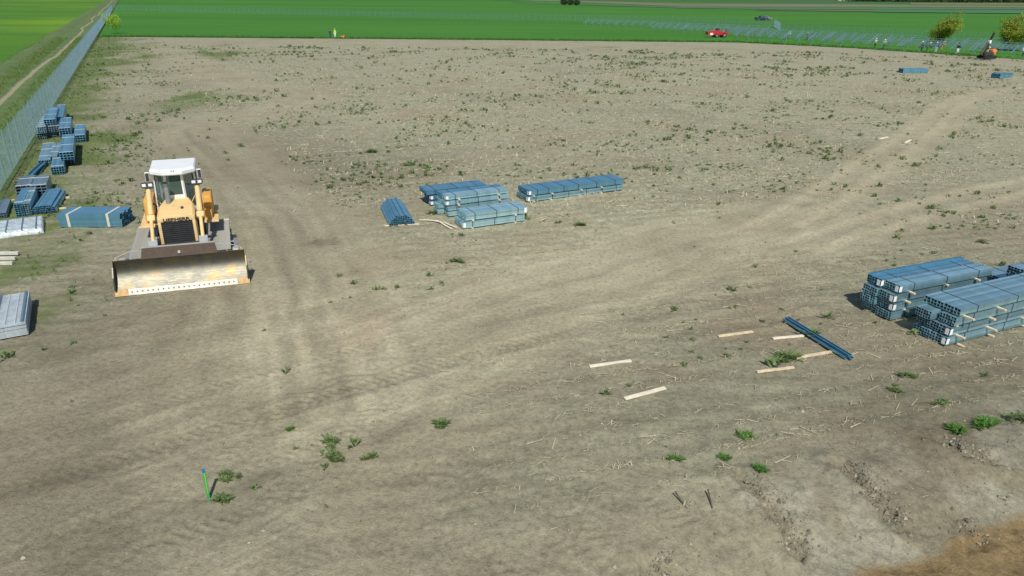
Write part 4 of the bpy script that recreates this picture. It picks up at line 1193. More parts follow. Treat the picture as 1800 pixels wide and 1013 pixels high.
# ------------------------------------------------------------------ bulldozer
def bulldozer():
    O = at(204.5, 522) * 0.5 + at(438.5, 497.5) * 0.5
    root = empty('bulldozer', (O[0], O[1], 0), D(21.5))
    tag(root, 'yellow bulldozer with white cab and wide steel blade', 'bulldozer')
    # tracks
    shoe = MB()
    shoe.box((0, 0, 0.012), (0.76, 0.15, 0.03)).box((0, -0.06, 0.055), (0.76, 0.03, 0.07))
    shoe.m[6:] = [1] * (len(shoe.m) - 6)
    shoe_me = shoe.mesh('shoe', [M['shoe'], M['track']])
    r, y0, y1, zc = 0.43, 1.18, 4.68, 0.47
    per = 2 * (y1 - y0) + 2 * PI * r
    n = 42
    for sx in (-1, 1):
        tf = MB()
        cx = 1.26 * sx
        tf.cbox((cx, (y0 + y1) / 2, 0.45), (0.42, y1 - y0 + 0.2, 0.42), 0.04)
        for yy in (y0, y1): tf.tube((cx - 0.2, yy, zc), (cx + 0.2, yy, zc), 0.38, n=20)
        for k in range(6): tf.tube((cx - 0.18, y0 + 0.5 + k * 0.5, 0.2), (cx + 0.18, y0 + 0.5 + k * 0.5, 0.2), 0.15, n=12)
        tr = tf.build('track', M['dark'], root, smooth=True)
        for k in range(n):
            d = per * k / n
            if d < y1 - y0: p, a = (y0 + d, zc + r), 0.0
            elif d < y1 - y0 + PI * r:
                t = (d - (y1 - y0)) / r; p, a = (y1 + r * math.sin(t), zc + r * math.cos(t)), -t
            elif d < 2 * (y1 - y0) + PI * r:
                p, a = (y1 - (d - (y1 - y0) - PI * r), zc - r), PI
            else:
                t = (d - 2 * (y1 - y0) - PI * r) / r; p, a = (y0 - r * math.sin(t), zc - r * math.cos(t)), PI - t
            link('shoe', shoe_me, tr, (cx, p[0], p[1]), (a, 0, 0))
    # frame and belly
    MB().cbox((0, 3.1, 0.85), (1.5, 3.9, 0.7), 0.05).cbox((0, 4.9, 1.35), (1.6, 0.5, 1.0), 0.06).build('main_frame', M['dark'], root, smooth=True)
    # hood: front width, narrowing to the cab
    hood = MB()
    def ring(y, hw, zt, ch=0.07):
        return [(-hw, y, 1.15), (-hw, y, zt - ch), (-hw + ch, y, zt), (hw - ch, y, zt), (hw, y, zt - ch), (hw, y, 1.15)]
    R = [ring(1.62, 0.60, 2.15), ring(1.72, 0.615, 2.20), ring(2.6, 0.60, 2.30), ring(3.32, 0.44, 2.36)]
    P = [p for q in R for p in q]
    fs = []
    for i in range(3):
        for k in range(5): fs.append((i * 6 + k, i * 6 + k + 1, i * 6 + 7 + k, i * 6 + 6 + k))
    fs += [(0, 1, 2, 3, 4, 5), tuple(reversed(range(18, 24)))]
    hood.add(P, fs)
    hd = hood.build('hood', M['yellow'], root, smooth=True)
    fr = MB()
    fr.cbox((-0.555, 1.60, 1.55), (0.10, 0.10, 0.92), 0.015).cbox((0.555, 1.60, 1.55), (0.10, 0.10, 0.92), 0.015).cbox((0, 1.60, 2.055), (1.21, 0.10, 0.15), 0.015)
    fr.build('radiator_surround', M['yellow'], root, smooth=True)
    gr = MB().box((0, 1.605, 1.53), (1.0, 0.03, 0.9))
    go = gr.build('grille', M['black'], root)
    for k in range(12): MB().box((0, 1.583, 1.13 + k * 0.073), (0.99, 0.012, 0.025)).build('grille_bar', M['dark'], go)
    # lettering
    cu = bpy.data.curves.new('lettering', 'FONT')
    cu.body = 'LIEBHERR'; cu.size = 0.15; cu.align_x = 'CENTER'; cu.extrude = 0.004; cu.offset = 0.006
    tmp = bpy.data.objects.new('tmp', cu); col.objects.link(tmp)
    dg = bpy.context.evaluated_depsgraph_get()
    lm = bpy.data.meshes.new_from_object(tmp.evaluated_get(dg))
    bpy.data.objects.remove(tmp)
    lm.materials.clear(); lm.materials.append(M['black'])
    xs_ = [v_.co.x for v_ in lm.vertices]
    sc = 0.86 / (max(xs_) - min(xs_))
    lo = link('lettering', lm, root, (0, 1.545, 2.005), (PI / 2, 0, 0))
    lo.scale = (sc, 1.0, 1)
    # exhaust
    ex = MB().tube((-0.26, 2.82, 2.25), (-0.26, 2.86, 2.92), 0.085, n=16).tube((-0.26, 2.86, 2.92), (-0.26, 2.80, 3.08), 0.085, 0.095, n=16, cap=False)
    ex.build('exhaust_pipe', M['greysteel'], root, smooth=True)
    MB().tube((-0.26, 2.806, 3.06), (-0.26, 2.802, 3.072), 0.088, n=16).build('exhaust_mouth', M['black'], root)
    MB().tube((0.2, 2.2, 2.24), (0.2, 2.2, 2.32), 0.05, n=12).build('filler_cap', M['dark'], hd)
    # cab
    plan_b = [(-0.30, 3.30), (0.30, 3.30), (0.76, 3.78), (0.76, 4.92), (-0.76, 4.92), (-0.76, 3.78)]
    plan_t = [(-0.29, 3.22), (0.29, 3.22), (0.70, 3.66), (0.70, 4.86), (-0.70, 4.86), (-0.70, 3.66)]
    zb, zt = 1.75, 3.32
    def wallpt(i, f, z):
        """point on wall i (from corner i to i+1) at fraction f and height z"""
        t = (z - zb) / (zt - zb)
        a = Vector(plan_b[i]).lerp(Vector(plan_t[i]), t); b = Vector(plan_b[(i + 1) % 6]).lerp(Vector(plan_t[(i + 1) % 6]), t)
        q = a.lerp(b, f)
        return Vector((q.x, q.y, z))
    wins = {0: (2.50, 3.22, 0.09), 1: (1.95, 3.2, 0.11), 5: (1.95, 3.2, 0.11), 2: (2.2, 3.2, 0.08), 4: (2.2, 3.2, 0.08), 3: (2.5, 3.2, 0.12)}
    body = MB()
    for i in range(6):
        z0, z1, m_ = wins[i]
        fL, fR = m_, 1 - m_
        q = [(0, zb), (1, zb), (1, zt), (0, zt)]
        o = [wallpt(i, f, z) for f, z in q]
        w_ = [wallpt(i, f, z) for f, z in ((fL, z0), (fR, z0), (fR, z1), (fL, z1))]
        nrm = (o[1] - o[0]).cross(o[3] - o[0]).normalized()
        inn = [p - nrm * 0.05 for p in w_]
        body.add(o + w_ + inn, [(0, 1, 5, 4), (1, 2, 6, 5), (2, 3, 7, 6), (3, 0, 4, 7), (4, 5, 9, 8), (5, 6, 10, 9), (6, 7, 11, 10), (7, 4, 8, 11)])
        gl = MB().add([p - nrm * 0.025 for p in w_], [(0, 1, 2, 3)])
        win = gl.build('window', M['glass'], root)
        sl = MB()
        for k in range(4):
            sl.bar(w_[k] - nrm * 0.02, w_[(k + 1) % 4] - nrm * 0.02, 0.022, 0.022, up=tuple(nrm))
        sl.build('seal', M['black'], win)
    body.add([(*p, zb) for p in plan_b], [tuple(range(6))])
    body.build('cab', M['white'], root)
    # roof: overhanging slab with a raised tray
    ro = MB()
    out0 = [(-0.33, 3.0), (0.33, 3.0), (0.76, 3.38), (0.78, 4.95), (-0.78, 4.95), (-0.76, 3.38)]
    ro.prism(out0, 3.30, 3.40, axis='z')
    in0 = [(-0.4, 3.14), (0.4, 3.14), (0.74, 3.46), (0.77, 4.92), (-0.77, 4.92), (-0.74, 3.46)]
    P = [(x, y, 3.401) for x, y in out0] + [(x * 0.96, y + 0.03, 3.47) for x, y in in0]
    ro.add(P, [(i, (i + 1) % 6, 6 + (i + 1) % 6, 6 + i) for i in range(6)] + [(6, 7, 8, 9, 10, 11)])
    rf = ro.build('roof', M['white'], root)
    MB().tube((0.02, 3.1, 3.42), (-0.03, 2.97, 3.45), 0.012, n=6).tube((0.09, 3.1, 3.42), (0.05, 2.97, 3.45), 0.012, n=6).build('antenna', M['dark'], rf)
    # cab interior
    st = MB().cbox((0, 4.35, 2.15), (0.55, 0.5, 0.2), 0.05).cbox((0, 4.6, 2.6), (0.52, 0.15, 0.8), 0.05)
    st.build('seat', M['black'], root, smooth=True)
    MB().cbox((0, 3.62, 2.15), (0.45, 0.2, 0.55), 0.03).cbox((-.45, 4.3, 2.2), (0.15, .5, .3), 0.03).cbox((.45, 4.3, 2.2), (0.15, .5, .3), 0.03).build('console', M['dark'], root)
    # mirrors, work lights, lift cylinders
    for sx in (-1, 1):
        mb = MB().cbox((0.88 * sx, 3.62, 3.15), (0.14, 0.08, 0.34), 0.02).bar((0.72 * sx, 3.7, 3.3), (0.88 * sx, 3.62, 3.3), 0.025, 0.025)
        mb.build('mirror', M['white'], root)
        MB().box((0.88 * sx, 3.575, 3.15), (0.11, 0.01, 0.29)).build('mirror_glass', M['dark'], root)
        cx = 0.79 * sx
        cy = MB().tube((cx, 1.75, 2.22), (cx, 2.45, 2.93), 0.095, 0.085, n=14).tube((cx, 2.45, 2.93), (cx, 2.52, 3.0), 0.1, n=14)
        lc = cy.build('lift_cylinder', M['yellow'], root, smooth=True)
        MB().tube((cx, 1.02, 1.48), (cx, 1.8, 2.27), 0.062, n=12).build('piston_rod', M['edge'] if False else M['yellow'], lc, smooth=True)
        MB().cbox((cx, 1.70, 2.10), (0.26, 0.24, 0.2), 0.04, Matrix.Rotation(0.75, 3, 'X')).build('cylinder_yoke', M['yellow'], lc)
        MB().cbox((0.66 * sx, 1.78, 2.0), (0.28, 0.2, 0.16), 0.03).build('yoke_arm', M['dark'], lc)
        lb = MB().cbox((0.80 * sx, 2.42, 3.06), (0.36, 0.14, 0.05), 0.015).cbox((0.80 * sx, 2.47, 3.13), (0.40, 0.16, 0.14), 0.02)
        lh = lb.build('work_light', M['dark'], root)
        for dx in (-0.1, 0.1): MB().cbox((0.80 * sx + dx, 2.383, 3.13), (0.13, 0.02, 0.10), 0.008).build('lens', M['lamp'], lh)
        MB().bar((0.80 * sx, 2.6, 2.2), (0.8 * sx, 2.55, 3.05), 0.08, 0.06).build('light_post', M['yellow'], root)
        # side tank / fender and step
        tk = MB().cbox((1.0 * sx, 4.15, 1.95), (0.36, 1.3, 0.75), 0.10).cbox((0.98 * sx, 3.3, 1.65), (0.30, 0.45, 0.4), 0.06)
        tk.build('side_tank', M['orange'], root, smooth=True)
        MB().cbox((1.08 * sx, 3.9, 1.5), (0.5, 2.2, 0.08), 0.02).build('fender', M['yellow'], root)
        MB().tube((0.52 * sx, 2.95, 2.28), (0.62 * sx, 3.0, 2.45), 0.015, n=6).tube((0.62 * sx, 3.0, 2.45), (0.66 * sx, 3.3, 2.45), 0.015, n=6).tube((0.66 * sx, 3.3, 2.45), (0.66 * sx, 3.35, 2.2), 0.015, n=6).build('grab_rail', M['yellow'], root)
        hz = MB()
        pts = [(0.66 * sx, 2.9, 2.2), (0.75 * sx, 2.85, 2.35), (0.82 * sx, 2.65, 2.3), (0.84 * sx, 2.4, 2.0), (0.8 * sx, 2.1, 1.9)]
        for a, b in zip(pts, pts[1:]): hz.tube(a, b, 0.022, n=6)
        hz.build('hose', M['hose'], root)
        # push arms outside the tracks and brackets behind the blade
        pa = MB().bar((1.80 * sx, 0.72, 0.45), (1.80 * sx, 3.1, 0.55), 0.14, 0.24).tube((1.80 * sx, 3.0, 0.55), (1.62 * sx, 3.0, 0.55), 0.1, n=12)
        pa.build('push_arm', M['greysteel'], root)
        MB().tube((1.80 * sx, 0.66, 0.95), (1.80 * sx, 2.0, 0.62), 0.055, n=10).build('tilt_strut', M['greysteel'], root)
        MB().cbox((1.80 * sx, 0.82, 0.90), (0.22, 0.3, 0.3), 0.04).build('tilt_bracket', M['track'], root)
        br = MB()
        br.prism([(0.68, 0.5), (1.25, 0.75), (1.22, 1.5), (1.02, 1.55), (0.68, 1.15)], 0.66 * sx - 0.0, 0.94 * sx)
        br.build('lift_bracket', M['greysteel'], root)
    # rear
    MB().cbox((0, 5.25, 1.2), (1.3, 0.35, 0.8), 0.05).build('rear_box', M['yellow'], root)
    # blade group, slightly angled to the machine
    prof = []
    for k in range(15):
        t = k / 14
        z = 0.16 + t * (1.13 - 0.16)
        y = 0.07 + 0.40 * math.sin(min(1.0, t * 1.25) * PI * 0.5) - 0.55 * max(0, t - 0.55) ** 1.6
        prof.append((y, z))
    rot = Matrix.Rotation(D(-2.9), 4, 'Z')
    def bobj(mb, name, mat, parent, smooth=False):
        o = mb.build(name, mat, parent, smooth=smooth)
        if parent is root: o.rotation_euler = (0, 0, D(-2.9))
        return o
    bw = 2.06
    mbd = MB()
    nxs = 24
    V, Fc = [], []
    for k in range(nxs + 1):
        x = -bw + 2 * bw * k / nxs
        for (y, z) in prof: V.append((x, y, z))
        for (y, z) in reversed(prof): V.append((x, y + 0.06, z))
    m_ = len(prof) * 2
    for k in range(nxs):
        for j in range(m_):
            Fc.append((k * m_ + j, k * m_ + (j + 1) % m_, (k + 1) * m_ + (j + 1) % m_, (k + 1) * m_ + j))
    Fc += [tuple(range(m_)), tuple(range(nxs * m_, nxs * m_ + m_))]
    mbd.add(V, Fc)
    bl = bobj(mbd, 'blade', M['blade'], root, True)
    yt, zt_ = prof[-1]
    MB().prism([(-1.20, zt_ - 0.01), (1.20, zt_ - 0.01), (1.14, 1.50), (-1.12, 1.50)], yt - 0.005, yt + 0.04, axis='y').build('spill_guard', M['rust'], bl)
    MB().bar((-1.13, yt + 0.02, 1.515), (1.15, yt + 0.02, 1.515), 0.07, 0.03).build('guard_rim', M['track'], bl)
    MB().tube((0, yt - 0.03, 1.22), (0, yt + 0.02, 1.30), 0.05, n=10).build('lifting_eye', M['track'], bl)
    for sx in (-1, 1):
        ep = [(y, z) for y, z in prof]
        ep2 = [(0.0, 0.16), (-0.06, 0.30), (0.02, 0.65), (0.22, 0.95), (prof[-1][0] - 0.02, 1.13)]
        MB().prism(list(reversed(ep)) + ep2, bw * sx, (bw + 0.035) * sx).build('end_plate', M['blade'], bl)
        MB().prism([(-0.06, 0.0), (0.09, 0.18), (0.10, 0.20), (-0.08, 0.03)], 1.72 * sx, 2.12 * sx).build('end_bit', M['endbit'], bl)
        for z0, z1 in ((1.13, 1.27), (1.13, 1.2)):
            pass
        rl = MB()
        pts = [(1.2 * sx, yt + 0.03, 1.42), (1.5 * sx, yt + 0.08, 1.40), (1.95 * sx, yt + 0.06, 1.24), (2.02 * sx, yt + 0.03, 1.13)]
        for a, b in zip(pts, pts[1:]): rl.tube(a, b, 0.012, n=6)
        for q in pts[1:3]: rl.tube(q, (q[0], yt + 0.03, 1.12), 0.012, n=6)
        rl.build('guard_rail', M['track'], bl)
    ce = MB().prism([(-0.05, 0.0), (0.085, 0.18), (0.10, 0.185), (-0.07, 0.03)], -1.715, 1.715).build('cutting_edge', M['edge'], bl)
    bolt = MB().tube((0, 0, 0), (0, -0.016, 0.014), 0.024, n=8).mesh('bolt', M['dark'])
    for k in range(21): link('bolt', bolt, ce, (-1.6 + 3.2 * k / 20, 0.006, 0.11))
    MB().bar((-1.9, 0.62, 0.35), (1.9, 0.62, 0.35), 0.2, 0.3).bar((-1.9, 0.60, 0.9), (1.9, 0.60, 0.9), 0.12, 0.12).build('back_beam', M['greysteel'], bl)
    MB().bar((-0.95, 0.6, 0.5), (-0.95, 1.4, 0.6), 0.12, 0.2).bar((0.95, 0.6, 0.5), (0.95, 1.4, 0.6), 0.12, 0.2).build('c_frame', M['dark'], root)
    return root
bulldozer()

# ------------------------------------------------------------------ near weeds one can pick out
NEARW = [((1672, 752), 0.30, 'big bright green tuft at the right above the cut bank'), ((1722, 748), 0.34, 'wide bright green tuft near the right edge above the bank'), ((1657, 711), 0.22, 'green weed among stubble below the front right stack'),
         ((1338, 828), 0.20, 'bright green tuft at the head of the first soil crack'), ((1268, 806), 0.17, 'bright round tuft beside loose stalks'), ((1186, 809), 0.16, 'small bright tuft left of the round one by the loose stalks'),
         ((1311, 765), 0.20, 'spreading weed above the round bright tuft'), ((1795, 740), 0.30, 'green weed cut by the right frame edge'), ((775, 747), 0.26, 'leafy weed in the stubble at the picture centre bottom'),
         ((580, 782), 0.24, 'broad weed left of the centre above the stake level'), ((592, 806), 0.24, 'loose weed just below the broad one'), ((655, 803), 0.18, 'small weed right of the loose pair'),
         ((510, 755), 0.14, 'small yellow green weed alone on the driven soil'), ((391, 878), 0.22, 'weed growing at the foot of the green stake'), ((408, 836), 0.20, 'sparse weed up and right of the green stake'),
         ((658, 268), 0.45, 'green weed standing out beyond the middle stacks'), ((808, 461), 0.26, 'single green weed below the two layer stack'), ((1025, 397), 0.30, 'green weed below the long bundles'), ((1376, 630), 0.40, 'weed patch touching the board under the blue channels'),
         ((770, 376), 0.34, 'green weed against the corner of the middle stacks'), ((1597, 660), 0.24, 'weed left of the front right stack foot'), ((1568, 684), 0.2, 'weed in the stubble row right of the boards')]
for (px, s_, lb) in NEARW:
    c = at(*px)
    br = 'bright' in lb or 'yellow' in lb
    mb_v, mb_f, off = [], [], 0
    r_ = np.random.default_rng(int(px[0]))
    for k in range(4):
        V, Fc = weed_template(44, int(px[0]) * 7 + k, 0.85, 0.6, 0.15)
        V = V * s_ * (0.75 if k else 1.0) + np.array([*r_.normal(0, 0.35 * s_, 2), 0])
        mb_v.append(V); mb_f.append(Fc + off); off += len(V)
    V = np.concatenate(mb_v)
    V[:, 0] *= 1.25
    me = np_mesh('weed_plant', V, np.concatenate(mb_f), M['weed_bright'] if br else M['weed'], smooth=False)
    o = link('weed_plant', me, None, (c[0], c[1], float(ground_at(c[0], c[1])[0])))
    tag(o, lb, 'weed', 'larger weeds on the soil')
# dark broken stalks near the bank
for p0, p1, lb in (((1186, 872), (1210, 897), 'dark broken stalk stuck in the soil left of the first crack'), ((1243, 870), (1252, 894), 'dark upright stalk right of the dark broken one')):
    a_, b_ = at(*p0), at(*p1)
    mb = MB().tube((0, 0, 0.12), (b_[0] - a_[0], b_[1] - a_[1], 0.0), 0.02, 0.014, 6)
    tag(mb.build('dry_stalk', M['bark'], None, (a_[0], a_[1], float(ground_at(a_[0], a_[1])[0]))), lb, 'stalk', 'dark stalks by the bank')

# ------------------------------------------------------------------ trees
def tree(px, h, wid, lean, label, leaf, nleaf, lsize, seed, trunk_r=0.12, name='tree', clear=0.18, group=None, z=0.05, droop=0.0):
    r = np.random.default_rng(seed)
    c = at(*px)
    root = empty(name, (c[0], c[1], z))
    tag(root, label, 'tree' if name != 'sapling' else 'sapling', group)
    mb = MB()
    tips = []
    def limb(p, d, L, rad, lev):
        n = 3
        for i in range(n):
            d2 = (d + Vector(r.normal(0, 0.14, 3))).normalized()
            q = p + d2 * (L / n)
            mb.tube(p, q, rad * (1 - 0.25 * i / n), rad * (1 - 0.25 * (i + 1) / n), 6 if lev == 0 else 4, False)
            if lev > 0 or i > 0: tips.append((q.copy(), L * 0.35))
            if lev < 3 and (lev > 0 or i >= 1):
                for _ in range(2 if lev else 3):
                    a = r.uniform(0, 2 * PI)
                    sd = Vector((math.cos(a), math.sin(a), r.uniform(0.1, 0.8)))
                    limb(q, (d2 * 0.7 + sd * 0.75).normalized(), L * r.uniform(0.5, 0.72), rad * 0.5, lev + 1)
            p, d = q, d2
        return
    limb(Vector((0, 0, -0.1)), Vector((lean, 0, 1)).normalized(), h * 0.5, trunk_r, 0)
    mb.build('trunk', M['bark'], root)
    T = np.array([t[0] for t in tips])
    hz = T[:, 2].max()
    T[:, 2] = h * 0.97 * (clear + (1 - clear) * (T[:, 2] - T[:, 2].min()) / (hz - T[:, 2].min()))
    T[:, 0] += lean * (T[:, 2] - h * 0.4) * 0.9
    cxm = T[:, 0].mean()
    T[:, 0] = cxm + (T[:, 0] - cxm) * wid / max(0.1, (T[:, 0].max() - T[:, 0].min()))
    T = T[r.random(len(T)) < 0.45]
    k = r.choice(len(T), nleaf, p=(lambda q: q / q.sum())(r.random(len(T)) ** 2 + 0.05))
    P = T[k] + r.normal(0, 1, (nleaf, 3)) * np.array([0.32, 0.32, 0.28]) * h / 6
    ok = P[:, 2] > h * clear
    P = P[ok]
    nl = len(P)
    a, b, c3 = r.uniform(0, 2 * PI, nl), r.uniform(-1.2, 1.2, nl), lsize * r.uniform(0.6, 1.3, nl)
    d1 = np.stack([np.cos(a) * np.cos(b), np.sin(a) * np.cos(b), np.sin(b)], -1) * c3[:, None]
    d2 = np.stack([-np.sin(a), np.cos(a), r.uniform(-.5, .5, nl)], -1) * c3[:, None] * 0.5
    V = np.stack([P - d1, P + d2, P + d1, P - d2], 1).reshape(-1, 3)
    link('crown', np_mesh('crown', V, np.arange(nl * 4).reshape(-1, 4), leaf, smooth=False), root)
    return root
tree((1630, 84), 6.6, 5.2, 0.45, 'olive leafed leaning tree behind the workers', M['tree_leaf'], 10000, 0.14, 3, 0.06, clear=0.05)
tree((1782, 89), 7.0, 8.0, 0.05, 'bushy olive leafed tree at the right frame edge', M['tree_leaf'], 15000, 0.15, 8, 0.08, clear=0.03)
tree((207, 60), 4.6, 4.2, 0.0, 'thin yellow green sapling at the field corner near the fence end', M['sapling_leaf'], 1500, 0.13, 5, 0.02, 'sapling', 0.05)

def bush_row(px0, px1, h, n, label, name, kind=None, z=0.3, mat='dark_leaf', seed=1):
    """each clump a crown of leaf faces over a short stem"""
    r = np.random.default_rng(seed)
    a_, b_ = at(*px0, z), at(*px1, z)
    for i in range(n):
        p = a_ + (b_ - a_) * ((i + 0.5) / n)
        root = empty(name, (p[0], p[1], z))
        tag(root, label[i] if isinstance(label, list) else label, 'bush', 'far bushes')
        hh = h * r.uniform(0.7, 1.1)
        w_ = np.linalg.norm(b_ - a_) / n * 0.8
        nl = 900
        P = r.normal(0, 1, (nl, 3)); P /= np.linalg.norm(P, axis=1)[:, None]
        P *= (r.uniform(0.3, 1, nl) ** 0.4)[:, None] * (1 + 0.3 * np.sin(P[:, :1] * 5 + i) * np.cos(P[:, 1:2] * 4))
        P = P * np.array([w_ * 0.6, w_ * 0.5, hh * 0.5]) + np.array([0, 0, hh * 0.5])
        s_ = hh * 0.07
        d1 = r.normal(0, s_, (nl, 3)); d2 = r.normal(0, s_, (nl, 3))
        V = np.stack([P - d1, P + d2, P + d1, P - d2], 1).reshape(-1, 3)
        link('crown', np_mesh('crown', V, np.arange(nl * 4).reshape(-1, 4), M[mat], smooth=False), root)
        MB().tube((0, 0, -0.3), (0, 0, hh * 0.5), 0.15, 0.08, 6).build('trunk', M['bark'], root)
bush_row((986, 8.5), (1019, 9.0), 4.2, 3, ['left of three dark bushes in the far green field', 'middle of three dark bushes in the far green field', 'right of three dark bushes in the far green field'], 'bush', seed=4)

# far wood on the horizon, one mass
r_ = np.random.default_rng(12)
nl = 26000
fa, fb = at(1560, 2.6), at(2250, 9.5)
t_ = r_.uniform(-0.1, 1, nl)
hh = 9 + 4 * fbm(t_ * 400, t_ * 0, 30, 3, 5)
P = np.stack([fa[0] + (fb[0] - fa[0]) * t_, fa[1] + (fb[1] - fa[1]) * t_, np.zeros(nl)], -1) + r_.normal(0, 9, (nl, 3)) * np.array([1, 1, 0])
P[:, 2] = -0.5 + hh * r_.uniform(0, 1, nl) ** 0.8
d1, d2 = r_.normal(0, 0.9, (nl, 3)), r_.normal(0, 0.9, (nl, 3))
V = np.stack([P - d1, P + d2, P + d1, P - d2], 1).reshape(-1, 3)
o = link('far_wood', np_mesh('far_wood', V, np.arange(nl * 4).reshape(-1, 4), M['dark_leaf'], smooth=False))
tag(o, 'dark wood on the horizon at the top right', 'wood', kind='stuff')
# far white sheds
for k, (px, w_, lb) in enumerate(((1478, 12, 'left of the far white sheds on the horizon'), (1500, 22, 'long far white shed on the horizon'), (1545, 16, 'right of the far white sheds on the horizon'))):
    c = at(px, 0.8)
    root = empty('shed', (c[0], c[1], -0.9), 0.1 * k)
    tag(root, lb, 'shed', 'far sheds')
    MB().box((0, 0, 2.6), (w_, 10, 5.2)).build('wall', M['wall'], root)
    MB().prism([(-5.4, 5.2), (5.4, 5.2), (0, 7.4)], -w_ / 2 - .3, w_ / 2 + .3).build('roof', M['roof'], root)
    for i in range(3): MB().box((-w_ / 3 + i * w_ / 3, -5.02, 2.2), (2.4, 0.08, 3.0)).build('door', M['greycloth'], root)

# ------------------------------------------------------------------ racking rows on the right
def racking(p0, p1, label_fn, group, z=0.07, n_tab=None, tilt=24, depth=2.9, low=0.75):
    a_, b_ = np.array(p0, float)[:2], np.array(p1, float)[:2]
    L = float(np.hypot(*(b_ - a_)))
    TL = 12.5
    n = n_tab or max(1, int(round(L / TL)))
    d = (b_ - a_) / n
    ang = math.atan2(d[1], d[0])
    TL = float(np.hypot(*d))
    key = (round(TL, 2), tilt)
    np_ = 5
    step = (TL - 0.6) / (np_ - 1)
    tl = math.radians(tilt)
    hi = low + depth * math.sin(tl)
    dy = depth * math.cos(tl)
    post = MB().box((0, 0, (low + hi) / 4), (0.10, 0.12, (low + hi) / 2)).mesh('post', M['rack'])
    raf = MB().bar((0, -dy / 2, low), (0, dy / 2, hi), 0.07, 0.11).mesh('rafter', M['rack'])
    brc = MB().bar((0, 0.0, 0.5), (0, -dy * 0.36, low + depth * 0.14 * math.sin(tl)), 0.05, 0.05).mesh('brace', M['rack'])
    pur = MB().box((TL / 2 - 0.3, 0, 0), (TL - 0.15, 0.06, 0.07)).mesh('purlin', M['rack'])
    for k in range(n):
        q = a_ + d * k
        root = empty('racking_table', (q[0], q[1], z), ang)
        tag(root, label_fn(k, n), 'racking', group)
        for i in range(np_):
            link('post', post, root, (0.0 + i * step, 0, 0))
            link('rafter', raf, root, (0.0 + i * step, 0, 0))
            link('brace', brc, root, (0.0 + i * step, 0, 0))
        for f in (0.12, 0.38, 0.62, 0.88):
            link('purlin', pur, root, (0, -dy / 2 + dy * f, low + (hi - low) * f + 0.09))
ONE = ['first', 'second', 'third', 'fourth', 'fifth', 'sixth', 'seventh', 'eighth', 'ninth', 'tenth']
racking(at(1296, 69), at(1860, 107.5), lambda k, n: f'{ONE[k]} steel racking table from the left in the row nearest the soil', 'front racking row')
racking(at(1275, 64), at(1840, 100), lambda k, n: f'{ONE[k]} steel racking table from the left in the second row', 'second racking row')
racking(at(1150, 55), at(1830, 94), lambda k, n: f'{ONE[k]} steel racking table from the left in the third row', 'third racking row', n_tab=9)
racking(at(1030, 46), at(1352, 61), lambda k, n: f'{ONE[k]} steel racking table from the left in the far row behind the red vehicle', 'far racking row')

